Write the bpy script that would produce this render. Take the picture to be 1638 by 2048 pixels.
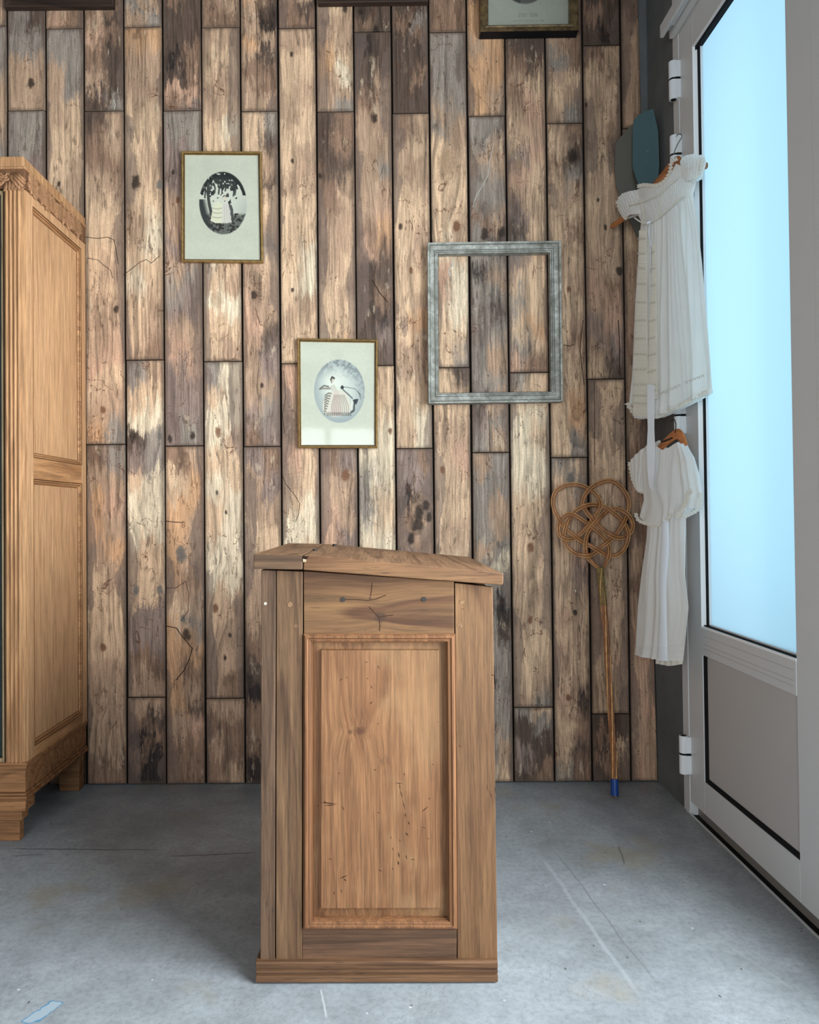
import bpy, math, random
import numpy as np
from mathutils import Vector, Matrix
from mathutils import noise as mnoise
for o in list(bpy.data.objects): bpy.data.objects.remove(o)
S = bpy.context.scene
COL = S.collection
random.seed(4)
PI = math.pi
# ------------------------------------------------------------------ camera
F, H = 1513.0, 1.04                      # focal length in px, camera height
YAW, PIT, ROL = .011926, .014333, -.009742
CX, CY = 743.94, 1006.84
D, XD = 2.938, 1.056                     # plank wall distance, door wall distance
R = Matrix.Rotation(YAW, 3, 'Z') @ Matrix.Rotation(PI/2+PIT, 3, 'X') @ Matrix.Rotation(ROL, 3, 'Z')
cam = bpy.data.objects.new('camera', bpy.data.cameras.new('camera'))
COL.objects.link(cam); S.camera = cam
cam.matrix_world = Matrix.Translation((0, 0, H)) @ R.to_4x4()
cam.data.sensor_fit = 'AUTO'; cam.data.sensor_width = 36
cam.data.lens = F*36/2048
cam.data.shift_x = (819-CX)/2048; cam.data.shift_y = (CY-1024)/2048
cam.data.clip_start = .02
C0 = Vector((0, 0, H))
def ray(px, py): return R @ Vector(((px-CX)/F, -(py-CY)/F, -1))
def aty(px, py, Y): r = ray(px, py); return C0 + r*(Y/r.y)
def atx(px, py, X): r = ray(px, py); return C0 + r*(X/r.x)
def atz(px, py, Z): r = ray(px, py); return C0 + r*((Z-H)/r.z)
def atp(px, py, p, n): r = ray(px, py); return C0 + r*((p-C0).dot(n)/r.dot(n))
# ------------------------------------------------------------------ world, lights, exposure
W = bpy.data.worlds.new('world'); S.world = W; W.use_nodes = True
bg = W.node_tree.nodes['Background']
bg.inputs[0].default_value = (.50, .78, 1.0, 1); bg.inputs[1].default_value = .5
def area(name, loc, rot, sx, sy, power, color):
    l = bpy.data.lights.new(name, 'AREA'); l.shape = 'RECTANGLE'; l.size = sx; l.size_y = sy
    l.energy = power; l.color = color
    o = bpy.data.objects.new(name, l); COL.objects.link(o); o.location = loc; o.rotation_euler = rot
    return o
# daylight through the shop window beside the door (right wall, nearer than the photograph shows)
area('window_daylight_side', (XD+.30, .70, 1.45), (0, math.radians(90), 0), 2.1, 1.6, 172, (.94, .975, 1.0))
# daylight through the shop front behind the camera
area('window_daylight_front', (-.95, -2.45, 1.2), (math.radians(90), 0, math.radians(-14)), 2.1, 1.6, 74, (.97, .98, 1.0))
# daylight behind the frosted door pane
area('door_daylight', (XD+.45, 2.2, 1.7), (0, math.radians(90), 0), 2.2, 1.0, 6.2, (.47, .84, 1.0))
S.view_settings.view_transform = 'Standard'; S.view_settings.look = 'None'
S.view_settings.gamma = 1; S.view_settings.use_curve_mapping = False
S.view_settings.exposure = .52
# ------------------------------------------------------------------ helpers
def lin(c):
    r = []
    for v in c:
        v = v/255.0; r.append(v/12.92 if v <= .04045 else ((v+.055)/1.055)**2.4)
    return (r[0], r[1], r[2], 1)
def tag(o, label=None, cat=None, group=None, kind=None):
    if label: o['label'] = label
    if cat: o['category'] = cat
    if group: o['group'] = group
    if kind: o['kind'] = kind
    return o
def empty(name, loc, label=None, cat=None, group=None):
    o = bpy.data.objects.new(name, None); COL.objects.link(o); o.location = loc; o.empty_display_size = .05
    return tag(o, label, cat, group)
def wpos(o):
    p = Vector(o.location)
    while o.parent: o = o.parent; p = p+Vector(o.location)
    return p
class MB:
    def __init__(s): s.v = []; s.f = []; s.m = []
    def add(s, vs, fs, mi=0):
        b = len(s.v); s.v += [tuple(v) for v in vs]; s.f += [tuple(b+i for i in f) for f in fs]; s.m += [mi]*len(fs); return s
    def box(s, x0, x1, y0, y1, z0, z1, mi=0):
        return s.add([(x0,y0,z0),(x1,y0,z0),(x1,y1,z0),(x0,y1,z0),(x0,y0,z1),(x1,y0,z1),(x1,y1,z1),(x0,y1,z1)],
                     [(0,3,2,1),(4,5,6,7),(0,1,5,4),(1,2,6,5),(2,3,7,6),(3,0,4,7)], mi)
    def prism(s, poly, off, mi=0):
        n = len(poly); off = Vector(off)
        vs = [Vector(p) for p in poly]+[Vector(p)+off for p in poly]
        return s.add(vs, [tuple(range(n)), tuple(range(2*n-1, n-1, -1))]+[(i, i+n, (i+1) % n+n, (i+1) % n) for i in range(n)], mi)
    def tube(s, pts, rad, n=8, mi=0, cap=True, flat=None):
        pts = [Vector(p) for p in pts]; vs = []; up = None
        for i, p in enumerate(pts):
            t = (pts[min(i+1, len(pts)-1)]-pts[max(i-1, 0)]).normalized()
            if up is None:
                up = Vector((0, 0, 1)) if abs(t.z) < .9 else Vector((0, 1, 0))
            if flat is not None: up = Vector(flat)
            a = (up-t*up.dot(t)).normalized(); b = t.cross(a); up = a
            r = rad[i] if isinstance(rad, (list, tuple)) else rad
            ra, rb = r if isinstance(r, tuple) else (r, r)
            for k in range(n):
                w = 2*PI*k/n; vs.append(p+a*math.cos(w)*ra+b*math.sin(w)*rb)
        fs = [(i*n+k, i*n+(k+1) % n, (i+1)*n+(k+1) % n, (i+1)*n+k) for i in range(len(pts)-1) for k in range(n)]
        if cap: fs += [tuple(range(n-1, -1, -1)), tuple(range((len(pts)-1)*n, len(pts)*n))]
        return s.add(vs, fs, mi)
    def grid(s, rows, mi=0, close=False):
        nr, nc = len(rows), len(rows[0]); vs = [p for r in rows for p in r]; k = nc if close else nc-1
        return s.add(vs, [(i*nc+j, i*nc+(j+1) % nc, (i+1)*nc+(j+1) % nc, (i+1)*nc+j) for i in range(nr-1) for j in range(k)], mi)
    def build(s, name, mat, parent=None, smooth=False, bevel=0, seg=2, fixn=True):
        me = bpy.data.meshes.new(name); me.from_pydata(s.v, [], s.f)
        mats = mat if isinstance(mat, list) else [mat]
        for m in mats: me.materials.append(m)
        if len(mats) > 1:
            for p, mi in zip(me.polygons, s.m): p.material_index = mi
        if fixn:
            import bmesh
            bm = bmesh.new(); bm.from_mesh(me); bmesh.ops.recalc_face_normals(bm, faces=bm.faces); bm.to_mesh(me); bm.free()
        if smooth: me.polygons.foreach_set('use_smooth', [True]*len(me.polygons))
        me.update()
        o = bpy.data.objects.new(name, me); COL.objects.link(o)
        if parent: o.parent = parent; o.location = -wpos(parent)
        if bevel:
            b = o.modifiers.new('bevel', 'BEVEL'); b.width = bevel; b.segments = seg; b.limit_method = 'ANGLE'; b.angle_limit = math.radians(40)
        return o
def struct(name, mb, mat, **k):
    o = mb.build(name, mat, **k); o['kind'] = 'structure'; return o
def moulding(mb_list, quad, prof, en):
    """quad: 4 outer corners (world, in order) ; prof: list (inset, height); en: outward normal -> 4 mitred rails"""
    q = [Vector(p) for p in quad]; en = Vector(en); out = []
    inn = []
    for i in range(4):
        a = (q[(i+1) % 4]-q[i]).normalized(); b = (q[i-1]-q[i]).normalized(); inn.append(a+b)
    for i in range(4):
        j = (i+1) % 4; mb = MB()
        r0 = [q[i]+inn[i]*t+en*h for t, h in prof]; r1 = [q[j]+inn[j]*t+en*h for t, h in prof]
        n = len(prof); mb.add(r0+r1, [(k, (k+1) % n, (k+1) % n+n, k+n) for k in range(n)]+[tuple(range(n)), tuple(range(2*n-1, n-1, -1))])
        out.append(mb)
    return out
# ------------------------------------------------------------------ shader helpers
class NT:
    def __init__(s, name):
        s.mat = bpy.data.materials.new(name); s.mat.use_nodes = True; s.t = s.mat.node_tree; s.N = s.t.nodes; s.L = s.t.links
        s.b = s.N['Principled BSDF']; s.out = s.N['Material Output']
    def n(s, typ, props=None, **ins):
        d = s.N.new(typ)
        for k, v in (props or {}).items(): setattr(d, k, v)
        for k, v in ins.items(): s.set(d, k, v)
        return d
    def set(s, d, k, v):
        k = int(k[1:]) if k[0] == 'i' and k[1:].isdigit() else k.replace('_', ' ')
        i = d.inputs[k]
        if isinstance(v, bpy.types.NodeSocket): s.L.new(v, i)
        else: i.default_value = v
    def m(s, op, a, b=0.0, c=None, clamp=False):
        d = s.n('ShaderNodeMath', {'operation': op, 'use_clamp': clamp}, i0=a, i1=b)
        if c is not None: s.set(d, 'i2', c)
        return d.outputs[0]
    def vm(s, op, a, b=(0, 0, 0)): return s.n('ShaderNodeVectorMath', {'operation': op}, i0=a, i1=b).outputs[0]
    def noise(s, vec, scale, detail=4, rough=.5, dist=0): 
        return s.n('ShaderNodeTexNoise', Vector=vec, Scale=scale, Detail=detail, Roughness=rough, Distortion=dist).outputs[0]
    def vor(s, vec, scale, feature='F1', rnd=1.0):
        return s.n('ShaderNodeTexVoronoi', {'feature': feature}, Vector=vec, Scale=scale, Randomness=rnd).outputs['Distance']
    def ramp(s, fac, stops, interp='LINEAR'):
        d = s.n('ShaderNodeValToRGB', Fac=fac); e = d.color_ramp; e.interpolation = interp
        e.elements[0].position = stops[0][0]; e.elements[0].color = stops[0][1]
        e.elements[1].position = stops[-1][0]; e.elements[1].color = stops[-1][1]
        for p, c in stops[1:-1]: x = e.elements.new(p); x.color = c
        return d.outputs[0]
    def sm(s, v, a, b, lo=0.0, hi=1.0):
        d = s.n('ShaderNodeMapRange', {'interpolation_type': 'SMOOTHSTEP'}, Value=v)
        for i, x in zip((1, 2, 3, 4), (a, b, lo, hi)): s.set(d, 'i%d' % i, x)
        return d.outputs[0]
    def mix(s, f, a, b, mode='MIX'):
        d = s.n('ShaderNodeMix', {'data_type': 'RGBA', 'blend_type': mode})
        s.set(d, 'i0', f); s.set(d, 'i6', a); s.set(d, 'i7', b); return d.outputs[2]
    def obj(s, off=(0, 0, 0)): 
        o = s.n('ShaderNodeTexCoord').outputs['Object']
        return s.vm('ADD', o, off) if any(off) else o
    def bump(s, h, strength=.3, dist=.002): s.set(s.b, 'Normal', s.n('ShaderNodeBump', Height=h, Strength=strength, Distance=dist).outputs[0])
    def fin(s, col, rough=.6, spec=.3, metal=0.0):
        s.set(s.b, 'Base Color', col); s.set(s.b, 'Roughness', rough); s.set(s.b, 'Specular IOR Level', spec); s.set(s.b, 'Metallic', metal); return s.mat
def plain(name, rgb, rough=.5, spec=.4, metal=0.0, var=.06, scale=30):
    t = NT(name); n = t.noise(t.obj(), scale, 4, .6); c = lin(rgb)
    col = t.mix(n, tuple(x*(1-var) for x in c[:3])+(1,), tuple(min(1, x*(1+var)) for x in c[:3])+(1,))
    t.bump(n, .08, .001); return t.fin(col, rough, spec, metal)
def gray(v): return (v, v, v, 1)
AX = {'x': (.07, 1, 1), 'y': (1, .07, 1), 'z': (1, 1, .07)}
def wood(name, c1, c2, axis='z', seed=0, figure=.55, fs=1.0, spots=0.0, knots=(), rough=.62, dark=(52, 36, 26), pore=.5, blotch=None, spec=.25):
    """c1 light, c2 dark wood tone; grain runs along axis; knots = (point, radius)"""
    t = NT(name); o = t.obj((seed*1.7, seed*.9, seed*2.3)); base = t.obj()
    v = o
    km = None
    for kp, kr in knots:
        dv = t.vm('SUBTRACT', base, tuple(kp)); ln = t.n('ShaderNodeVectorMath', {'operation': 'LENGTH'}, i0=dv).outputs['Value']
        w = t.m('EXPONENT', t.m('MULTIPLY', ln, -1/(kr*1.6)))
        v = t.vm('ADD', v, t.n('ShaderNodeVectorMath', {'operation': 'SCALE'}, i0=dv, Scale=t.m('MULTIPLY', w, 1.3)).outputs[0])
        k = t.sm(t.m('ADD', ln, t.m('MULTIPLY', t.noise(o, 70, 3), kr*.9)), kr*1.5, kr*.9)
        km = k if km is None else t.m('MAXIMUM', km, k)
    st = t.vm('MULTIPLY', v, AX[axis])
    st2 = t.vm('ADD', st, t.n('ShaderNodeVectorMath', {'operation': 'SCALE'}, i0=t.n('ShaderNodeTexNoise', Vector=t.vm('MULTIPLY', v, tuple(.35 if a < .5 else 1 for a in AX[axis])), Scale=5*fs, Detail=2).outputs['Color'], Scale=.022).outputs[0])
    rings = t.m('FRACT', t.m('MULTIPLY', t.noise(st2, 7*fs, 1.5, .4), 9))
    rings = t.m('MULTIPLY', t.m('POWER', rings, 1.6), t.m('SUBTRACT', 1.0, t.sm(rings, .85, 1.0)))
    g = t.noise(st2, 28*fs, 5, .6); fine = t.noise(t.vm('MULTIPLY', v, tuple(.03 if a < .5 else 1 for a in AX[axis])), 210*fs, 4, .65)
    f = t.m('ADD', t.m('MULTIPLY', rings, figure), t.m('MULTIPLY', g, 1-figure*.6))
    col = t.ramp(f, [(.18, lin(c1)), (.85, lin(c2))])
    col = t.mix(.75, col, t.ramp(fine, [(.3, gray(.5)), (.7, gray(1.3))]), 'MULTIPLY')
    md = t.noise(t.vm('MULTIPLY', v, tuple(.05 if a < .5 else 1 for a in AX[axis])), 80*fs, 5, .75); col = t.mix(.7, col, t.ramp(md, [(.34, gray(.55)), (.52, gray(1.02)), (.7, gray(1.22))]), 'MULTIPLY')
    bl = t.noise(o, 3.2, 3, .5)
    col = t.mix(.5, col, t.ramp(bl, [(.3, (.84, .80, .78, 1)), (.7, (1.12, 1.12, 1.08, 1))]), 'MULTIPLY')
    if blotch: col = t.mix(t.m('MULTIPLY', t.sm(t.noise(o, 4.3, 3, .6), .52, .68), .3), col, lin(blotch))
    if pore:
        pv = t.vm('MULTIPLY', o, tuple(.10 if a < .5 else 1 for a in AX[axis]))
        p = t.sm(t.vor(pv, 190*fs), .30, .12); p = t.m('MULTIPLY', p, t.sm(t.noise(o, 14, 2), .4, .65))
        col = t.mix(t.m('MULTIPLY', p, pore), col, lin(dark))
    if spots:
        s1 = t.sm(t.vor(o, 34), .085, .05); s1 = t.m('MULTIPLY', s1, t.sm(t.noise(o, 9, 2), .5, .6))
        col = t.mix(t.m('MULTIPLY', s1, spots), col, lin(dark))
    if km is not None: col = t.mix(t.m('MULTIPLY', km, .8), col, lin(dark))
    t.bump(t.m('ADD', t.m('MULTIPLY', g, .6), t.m('MULTIPLY', fine, .5)), .22, .0015)
    return t.fin(col, rough, spec)
# ================================================================== STRUCTURE
# ---- floor
t = NT('poured_concrete'); o = t.obj()
n1 = t.noise(o, 1.6, 5, .6, .3); n2 = t.noise(o, 11, 5, .65); n3 = t.noise(o, 70, 4, .7)
col = t.ramp(n1, [(.32, lin((124, 127, 131))), (.5, lin((142, 146, 151))), (.68, lin((155, 160, 165)))])
col = t.mix(.55, col, t.ramp(n2, [(.3, gray(.68)), (.55, gray(1.0)), (.75, gray(1.24))]), 'MULTIPLY')
col = t.mix(.5, col, t.ramp(n3, [(.32, gray(.6)), (.5, gray(1.0)), (.72, gray(1.26))]), 'MULTIPLY')
col = t.mix(t.m('MULTIPLY', t.sm(t.noise(t.vm('ADD', o, (3, 1, 0)), 3.1, 4, .6), .56, .70), .45), col, lin((140, 128, 104)))
scr = t.n('ShaderNodeTexNoise', Vector=t.vm('MULTIPLY', t.n('ShaderNodeVectorRotate', {'rotation_type': 'Z_AXIS'}, Vector=o, Angle=.5).outputs[0], (3, .8, 1)), Scale=16, Detail=5, Roughness=.8, Distortion=1.6).outputs[0]
col = t.mix(t.m('MULTIPLY', t.sm(t.m('ABSOLUTE', t.m('SUBTRACT', scr, .5)), .008, .001), t.sm(t.noise(o, 5, 3), .5, .62)), col, lin((86, 84, 82)))
col = t.mix(t.m('MULTIPLY', t.sm(t.vor(t.vm('MULTIPLY', o, (1, .6, 1)), 16), .055, .03), .8), col, lin((70, 66, 62)))
col = t.mix(t.m('MULTIPLY', t.sm(t.vor(t.vm('ADD', o, (7, 3, 0)), 11), .05, .03), .7), col, lin((205, 208, 208)))
def seg(t, a, b, w, wob=.02):
    a = Vector((a[0], a[1], 0)); b = Vector((b[0], b[1], 0)); d = b-a; L = d.length; d.normalize(); nn = Vector((-d.y, d.x, 0))
    q = t.vm('SUBTRACT', o, tuple(a))
    al = t.n('ShaderNodeVectorMath', {'operation': 'DOT_PRODUCT'}, i0=q, i1=tuple(d)).outputs['Value']
    ac = t.n('ShaderNodeVectorMath', {'operation': 'DOT_PRODUCT'}, i0=q, i1=tuple(nn)).outputs['Value']
    ac = t.m('ABSOLUTE', t.m('ADD', ac, t.m('MULTIPLY', t.m('SUBTRACT', t.noise(o, 5, 4), .5), wob*2)))
    e = t.m('MULTIPLY', t.sm(al, 0, L*.15), t.sm(al, L, L*.85))
    return t.m('MULTIPLY', t.sm(ac, w, w*.25), e)
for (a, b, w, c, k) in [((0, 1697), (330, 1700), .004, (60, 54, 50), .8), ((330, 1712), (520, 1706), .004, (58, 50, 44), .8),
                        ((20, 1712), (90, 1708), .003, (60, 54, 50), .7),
                        ((1075, 1700), (1290, 2010), .008, (176, 180, 184), .3), ((1100, 1690), (1330, 1990), .004, (100, 100, 100), .5),
                        ((1400, 1850), (1600, 1990), .006, (172, 176, 178), .22), ((640, 1975), (650, 2040), .003, (200, 202, 204), .5),
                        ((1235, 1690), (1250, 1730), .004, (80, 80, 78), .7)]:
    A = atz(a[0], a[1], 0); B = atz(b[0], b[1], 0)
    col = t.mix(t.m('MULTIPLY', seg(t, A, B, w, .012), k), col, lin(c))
A = atz(62, 2052, 0); B = atz(112, 1998, 0)
q = t.m('ADD', seg(t, A, B, .026, .07), t.m('MULTIPLY', t.m('SUBTRACT', t.noise(o, 45, 4, .7), .5), 1.1))
col = t.mix(t.m('MULTIPLY', t.sm(q, .36, .5), .9), col, lin((60, 130, 170)))
col = t.mix(t.m('MULTIPLY', t.sm(q, .6, .75), .75), col, lin((176, 182, 186)))
t.bump(t.m('ADD', n3, t.m('MULTIPLY', n2, 1.5)), .12, .002)
M_floor = t.fin(col, .48, .35)
XC = XD
fl = MB(); fl.box(-2.4, XC, -2.3, D+.1, -.12, 0); fl.box(XC, XC+.5, -2.3, D+.1, -.12, -.016)
struct('floor', fl, M_floor)
# ---- back wall: dark backing plus every plank
M_dark = plain('dark_backing', (26, 22, 20), .9, .1)
wb = struct('wall_back', MB().box(-2.4, XC+.1, D+.013, D+.14, 0, 3.4), M_dark)
PAL = {'L': (210, 174, 142), 'C': (225, 201, 172), 'O': (204, 157, 119), 'T': (182, 148, 122), 'B': (142, 111, 91),
       'D': (93, 75, 65), 'G': (151, 136, 124), 'P': (144, 121, 110), 'K': (53, 43, 40), 'R': (197, 155, 129)}
KN = [(272,366,11,'d'),(319,370,7,'g'),(266,872,9,'d'),(320,872,6,'g'),(362,1108,13,'g'),(437,863,8,'b'),(434,600,14,'p'),(272,1180,7,'g'),(320,1180,7,'g'),
 (431,1216,7,'b'),(206,1295,7,'b'),(508,590,8,'d'),(748,236,8,'d'),(752,350,9,'p'),(893,330,24,'p'),(913,452,9,'b'),(969,469,9,'d'),(1003,465,9,'d'),(1038,328,9,'p'),
 (801,453,5,'d'),(822,541,5,'b'),(585,322,4,'d'),(583,108,4,'d'),(585,580,4,'d'),(691,951,9,'b'),(1146,311,11,'d'),(1239,541,8,'d'),(1211,455,4,'d'),(1138,578,5,'b'),
 (1141,957,10,'g'),(1061,1095,8,'b'),(1150,1225,5,'d'),(838,1022,10,'d'),(640,352,5,'d'),(61,165,8,'d'),(118,368,4,'d'),(346,345,4,'d'),(355,400,5,'b'),(207,820,6,'b'),
 (780,862,5,'b'),(1172,210,4,'d'),(1196,400,3,'d'),(1060,1240,6,'b'),(434,985,4,'d'),(452,1025,3,'d'),(460,1270,4,'d'),(450,1315,4,'d'),(1110,1510,6,'b'),(524,770,4,'d'),
 (1136,1395,5,'b'),(722,25,5,'d'),(752,62,9,'d'),(820,50,4,'d'),(690,15,7,'d'),(385,872,6,'d'),(340,878,6,'d'),(232,620,7,'d'),(885,940,6,'b'),(374,1272,10,'d'),(366,1238,6,'g'),(835,1050,13,'d'),(852,1012,9,'d'),(822,1078,9,'d'),(858,1036,7,'d')]
KC = {'d': (48, 36, 30), 'g': (110, 104, 98), 'b': (120, 78, 54), 'p': (160, 128, 98)}
def plank_mat(idx, x0, x1, z0, z1, sl, sr, knots):
    t = NT('reclaimed_plank_%02d' % idx); base = t.obj(); rs = random.Random(idx*7+3)
    so = (rs.uniform(-9, 9), rs.uniform(-9, 9), rs.uniform(-9, 9)); o = t.vm('ADD', base, so)
    xyz = t.n('ShaderNodeSeparateXYZ', Vector=base); u = t.n('ShaderNodeMapRange', Value=xyz.outputs[2]); 
    for i, x in zip((1, 2, 3, 4), (z1, z0, 0, 1)): t.set(u, 'i%d' % i, x)
    w = t.n('ShaderNodeMapRange', Value=xyz.outputs[0])
    for i, x in zip((1, 2, 3, 4), (x0, x1, 0, 1)): t.set(w, 'i%d' % i, x)
    u = u.outputs[0]; w = w.outputs[0]
    st = t.vm('MULTIPLY', o, (1, 1, .3)); L = z1-z0
    na = t.m('SUBTRACT', t.noise(st, 11, 8, .78), .5); nb = t.m('SUBTRACT', t.noise(t.vm('ADD', st, (4, 4, 4)), 12, 8, .78), .5)
    uu = t.m('ADD', u, t.m('MULTIPLY', na, .42/L)); uu = t.m('ADD', uu, t.m('MULTIPLY', t.m('SUBTRACT', t.noise(t.vm('MULTIPLY', o, (1, 1, .12)), 110, 3, .6), .5), .16/L))
    ww = t.sm(t.m('ADD', w, t.m('MULTIPLY', nb, 1.5)), .36, .64)
    def rp(s):
        n = len(s); e = .30 if n < 16 else .0
        return t.ramp(uu, [((i+.5+d_)/n, lin(PAL[c])) for i, c in enumerate(s) for d_ in ((-e, e) if e else (0,))])
    col = t.mix(ww, rp(sl), rp(sr))
    # knots bend the grain around them
    v = base; kms = []
    for (kx, kz, kr, kc) in knots:
        dv = t.vm('MULTIPLY', t.vm('SUBTRACT', base, (kx, D, kz)), (1, 0, .62)); ln = t.n('ShaderNodeVectorMath', {'operation': 'LENGTH'}, i0=dv).outputs['Value']
        e = t.m('EXPONENT', t.m('MULTIPLY', ln, -1/(kr*2.6)))
        v = t.vm('ADD', v, t.n('ShaderNodeVectorMath', {'operation': 'SCALE'}, i0=dv, Scale=t.m('MULTIPLY', e, -.75)).outputs[0])
        lw = t.m('ADD', ln, t.m('MULTIPLY', t.m('SUBTRACT', t.noise(o, 60, 3), .5), kr*1.1))
        kms.append((t.sm(lw, kr*1.15, kr*.45), t.m('FRACT', t.m('MULTIPLY', lw, 2.6/kr)), KC[kc], .55 if kc == 'p' else .9))
    v = t.vm('ADD', v, so)
    sg = t.vm('MULTIPLY', v, (1, 1, .05))
    sg = t.vm('ADD', sg, t.n('ShaderNodeVectorMath', {'operation': 'SCALE'}, i0=t.n('ShaderNodeTexNoise', Vector=t.vm('MULTIPLY', v, (1, 1, .4)), Scale=7, Detail=3).outputs['Color'], Scale=.035).outputs[0])
    rings = t.m('FRACT', t.m('MULTIPLY', t.noise(sg, 9, 1, .4), 15)); rings = t.m('MULTIPLY', t.m('POWER', rings, 2.2), t.m('SUBTRACT', 1.0, t.sm(rings, .88, 1)))
    g1 = t.noise(sg, 42, 5, .65); g2 = t.noise(t.vm('MULTIPLY', v, (1, 1, .05)), 260, 3, .6); g3 = t.noise(t.vm('MULTIPLY', o, (1, 1, .22)), 75, 5, .7)
    col = t.mix(t.sm(t.noise(o, 3.5, 2), .4, .6, .25, .75), col, t.ramp(rings, [(0, gray(1.08)), (.7, gray(.5))]), 'MULTIPLY')
    col = t.mix(.85, col, t.ramp(g1, [(.3, gray(.48)), (.5, gray(1.0)), (.7, gray(1.25))]), 'MULTIPLY')
    saw = t.m('SINE', t.m('MULTIPLY', t.m('ADD', t.n('ShaderNodeSeparateXYZ', Vector=v).outputs[0], t.n('ShaderNodeSeparateXYZ', Vector=v).outputs[2]), 1400)); col = t.mix(t.m('MULTIPLY', t.m('MULTIPLY', t.m('ADD', saw, 1), .09), t.sm(t.noise(o, 3, 2), .5, .6)), col, lin((60, 46, 38)))
    col = t.mix(.7, col, t.ramp(g2, [(.32, gray(.6)), (.66, gray(1.25))]), 'MULTIPLY')
    gr = t.noise(o, 190, 3, .7); col = t.mix(.6, col, t.ramp(gr, [(.3, gray(.7)), (.7, gray(1.2))]), 'MULTIPLY')
    fc = t.m('ABSOLUTE', t.m('SUBTRACT', t.noise(t.vm('MULTIPLY', v, (1, 1, .03)), 46, 2, .5), .5)); fc = t.m('MULTIPLY', t.sm(fc, .012, .002), t.sm(t.noise(t.vm('MULTIPLY', o, (2, 1, .7)), 6, 3), .48, .56)); col = t.mix(t.m('MULTIPLY', fc, .55), col, lin((66, 48, 38)))
    # ragged dark weathering and pale worn flakes
    dk = t.m('MULTIPLY', t.sm(g3, .54, .60), t.sm(t.noise(o, 6, 4, .6), .48, .60)); col = t.mix(t.m('MULTIPLY', dk, .6), col, lin((74, 56, 44)))
    lt = t.m('MULTIPLY', t.sm(t.noise(t.vm('MULTIPLY', t.vm('ADD', o, (3, 0, 5)), (1, 1, .3)), 34, 5, .7), .58, .66), t.sm(t.noise(o, 6, 3), .48, .6)); col = t.mix(t.m('MULTIPLY', lt, .45), col, lin((210, 186, 158)))
    # insect tracks: thin wandering brown lines
    tr = t.m('ABSOLUTE', t.m('SUBTRACT', t.noise(t.vm('ADD', t.vm('MULTIPLY', o, (1, 1, .6)), (1, 7, 2)), 9, 4, .55, 1.0), .5))
    tr = t.m('MULTIPLY', t.sm(tr, .007, .0015), t.sm(t.noise(o, 5.5, 2), .5, .56)); col = t.mix(t.m('MULTIPLY', tr, .8), col, lin((86, 52, 34)))
    h = t.sm(t.vor(t.vm('MULTIPLY', o, (1, 1, .7)), 26), .075, .045); h = t.m('MULTIPLY', h, t.sm(t.noise(o, 8, 2), .44, .52)); col = t.mix(t.m('MULTIPLY', h, .85), col, lin((50, 36, 28)))
    # ragged purple-grey weathered margin along the plank's long edges
    wd_ = t.m('ADD', t.m('MULTIPLY', t.m('MINIMUM', w, t.m('SUBTRACT', 1, w)), (x1-x0)), t.m('MULTIPLY', t.m('SUBTRACT', t.noise(t.vm('MULTIPLY', o, (1, 1, .45)), 48, 8, .85), .5), .06))
    wl = t.sm(t.noise(t.vm('MULTIPLY', o, (1.6, 1, .5)), 4.2, 2), .46, .70, -.004, .050)
    mg = t.sm(t.m('SUBTRACT', wd_, wl), .0035, -.0015); col = t.mix(t.m('MULTIPLY', mg, .62), col, t.mix(t.noise(o, 40, 4, .7), lin((78, 62, 56)), lin((128, 108, 98))))
    # grime along the edges
    ed = t.m('MINIMUM', t.m('MULTIPLY', t.m('MINIMUM', w, t.m('SUBTRACT', 1, w)), (x1-x0)), t.m('MULTIPLY', t.m('MINIMUM', u, t.m('SUBTRACT', 1, u)), L))
    ed = t.m('ADD', ed, t.m('MULTIPLY', na, .035)); col = t.mix(t.sm(ed, .016, .0, 0, .62), col, lin((84, 68, 58)))
    for km, rg, kc, a in kms:
        k2 = t.mix(t.m('MULTIPLY', rg, .5), lin(kc), lin(tuple(x*.5 for x in kc))); col = t.mix(t.m('MULTIPLY', km, a), col, k2)
    t.bump(t.m('ADD', t.m('MULTIPLY', g1, 1.0), t.m('SUBTRACT', t.m('MULTIPLY', g2, .4), t.m('MULTIPLY', rings, .25))), .30, .0025)
    return t.fin(col, .68, .22)
SEAM = [-61, 16, 94, 171, 252, 330, 408.5, 487, 563, 639.5, 716, 792, 867.5, 944, 1021, 1102, 1177.5, 1254.5]
SX = [aty(x, 1000, D).x for x in SEAM]
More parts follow.
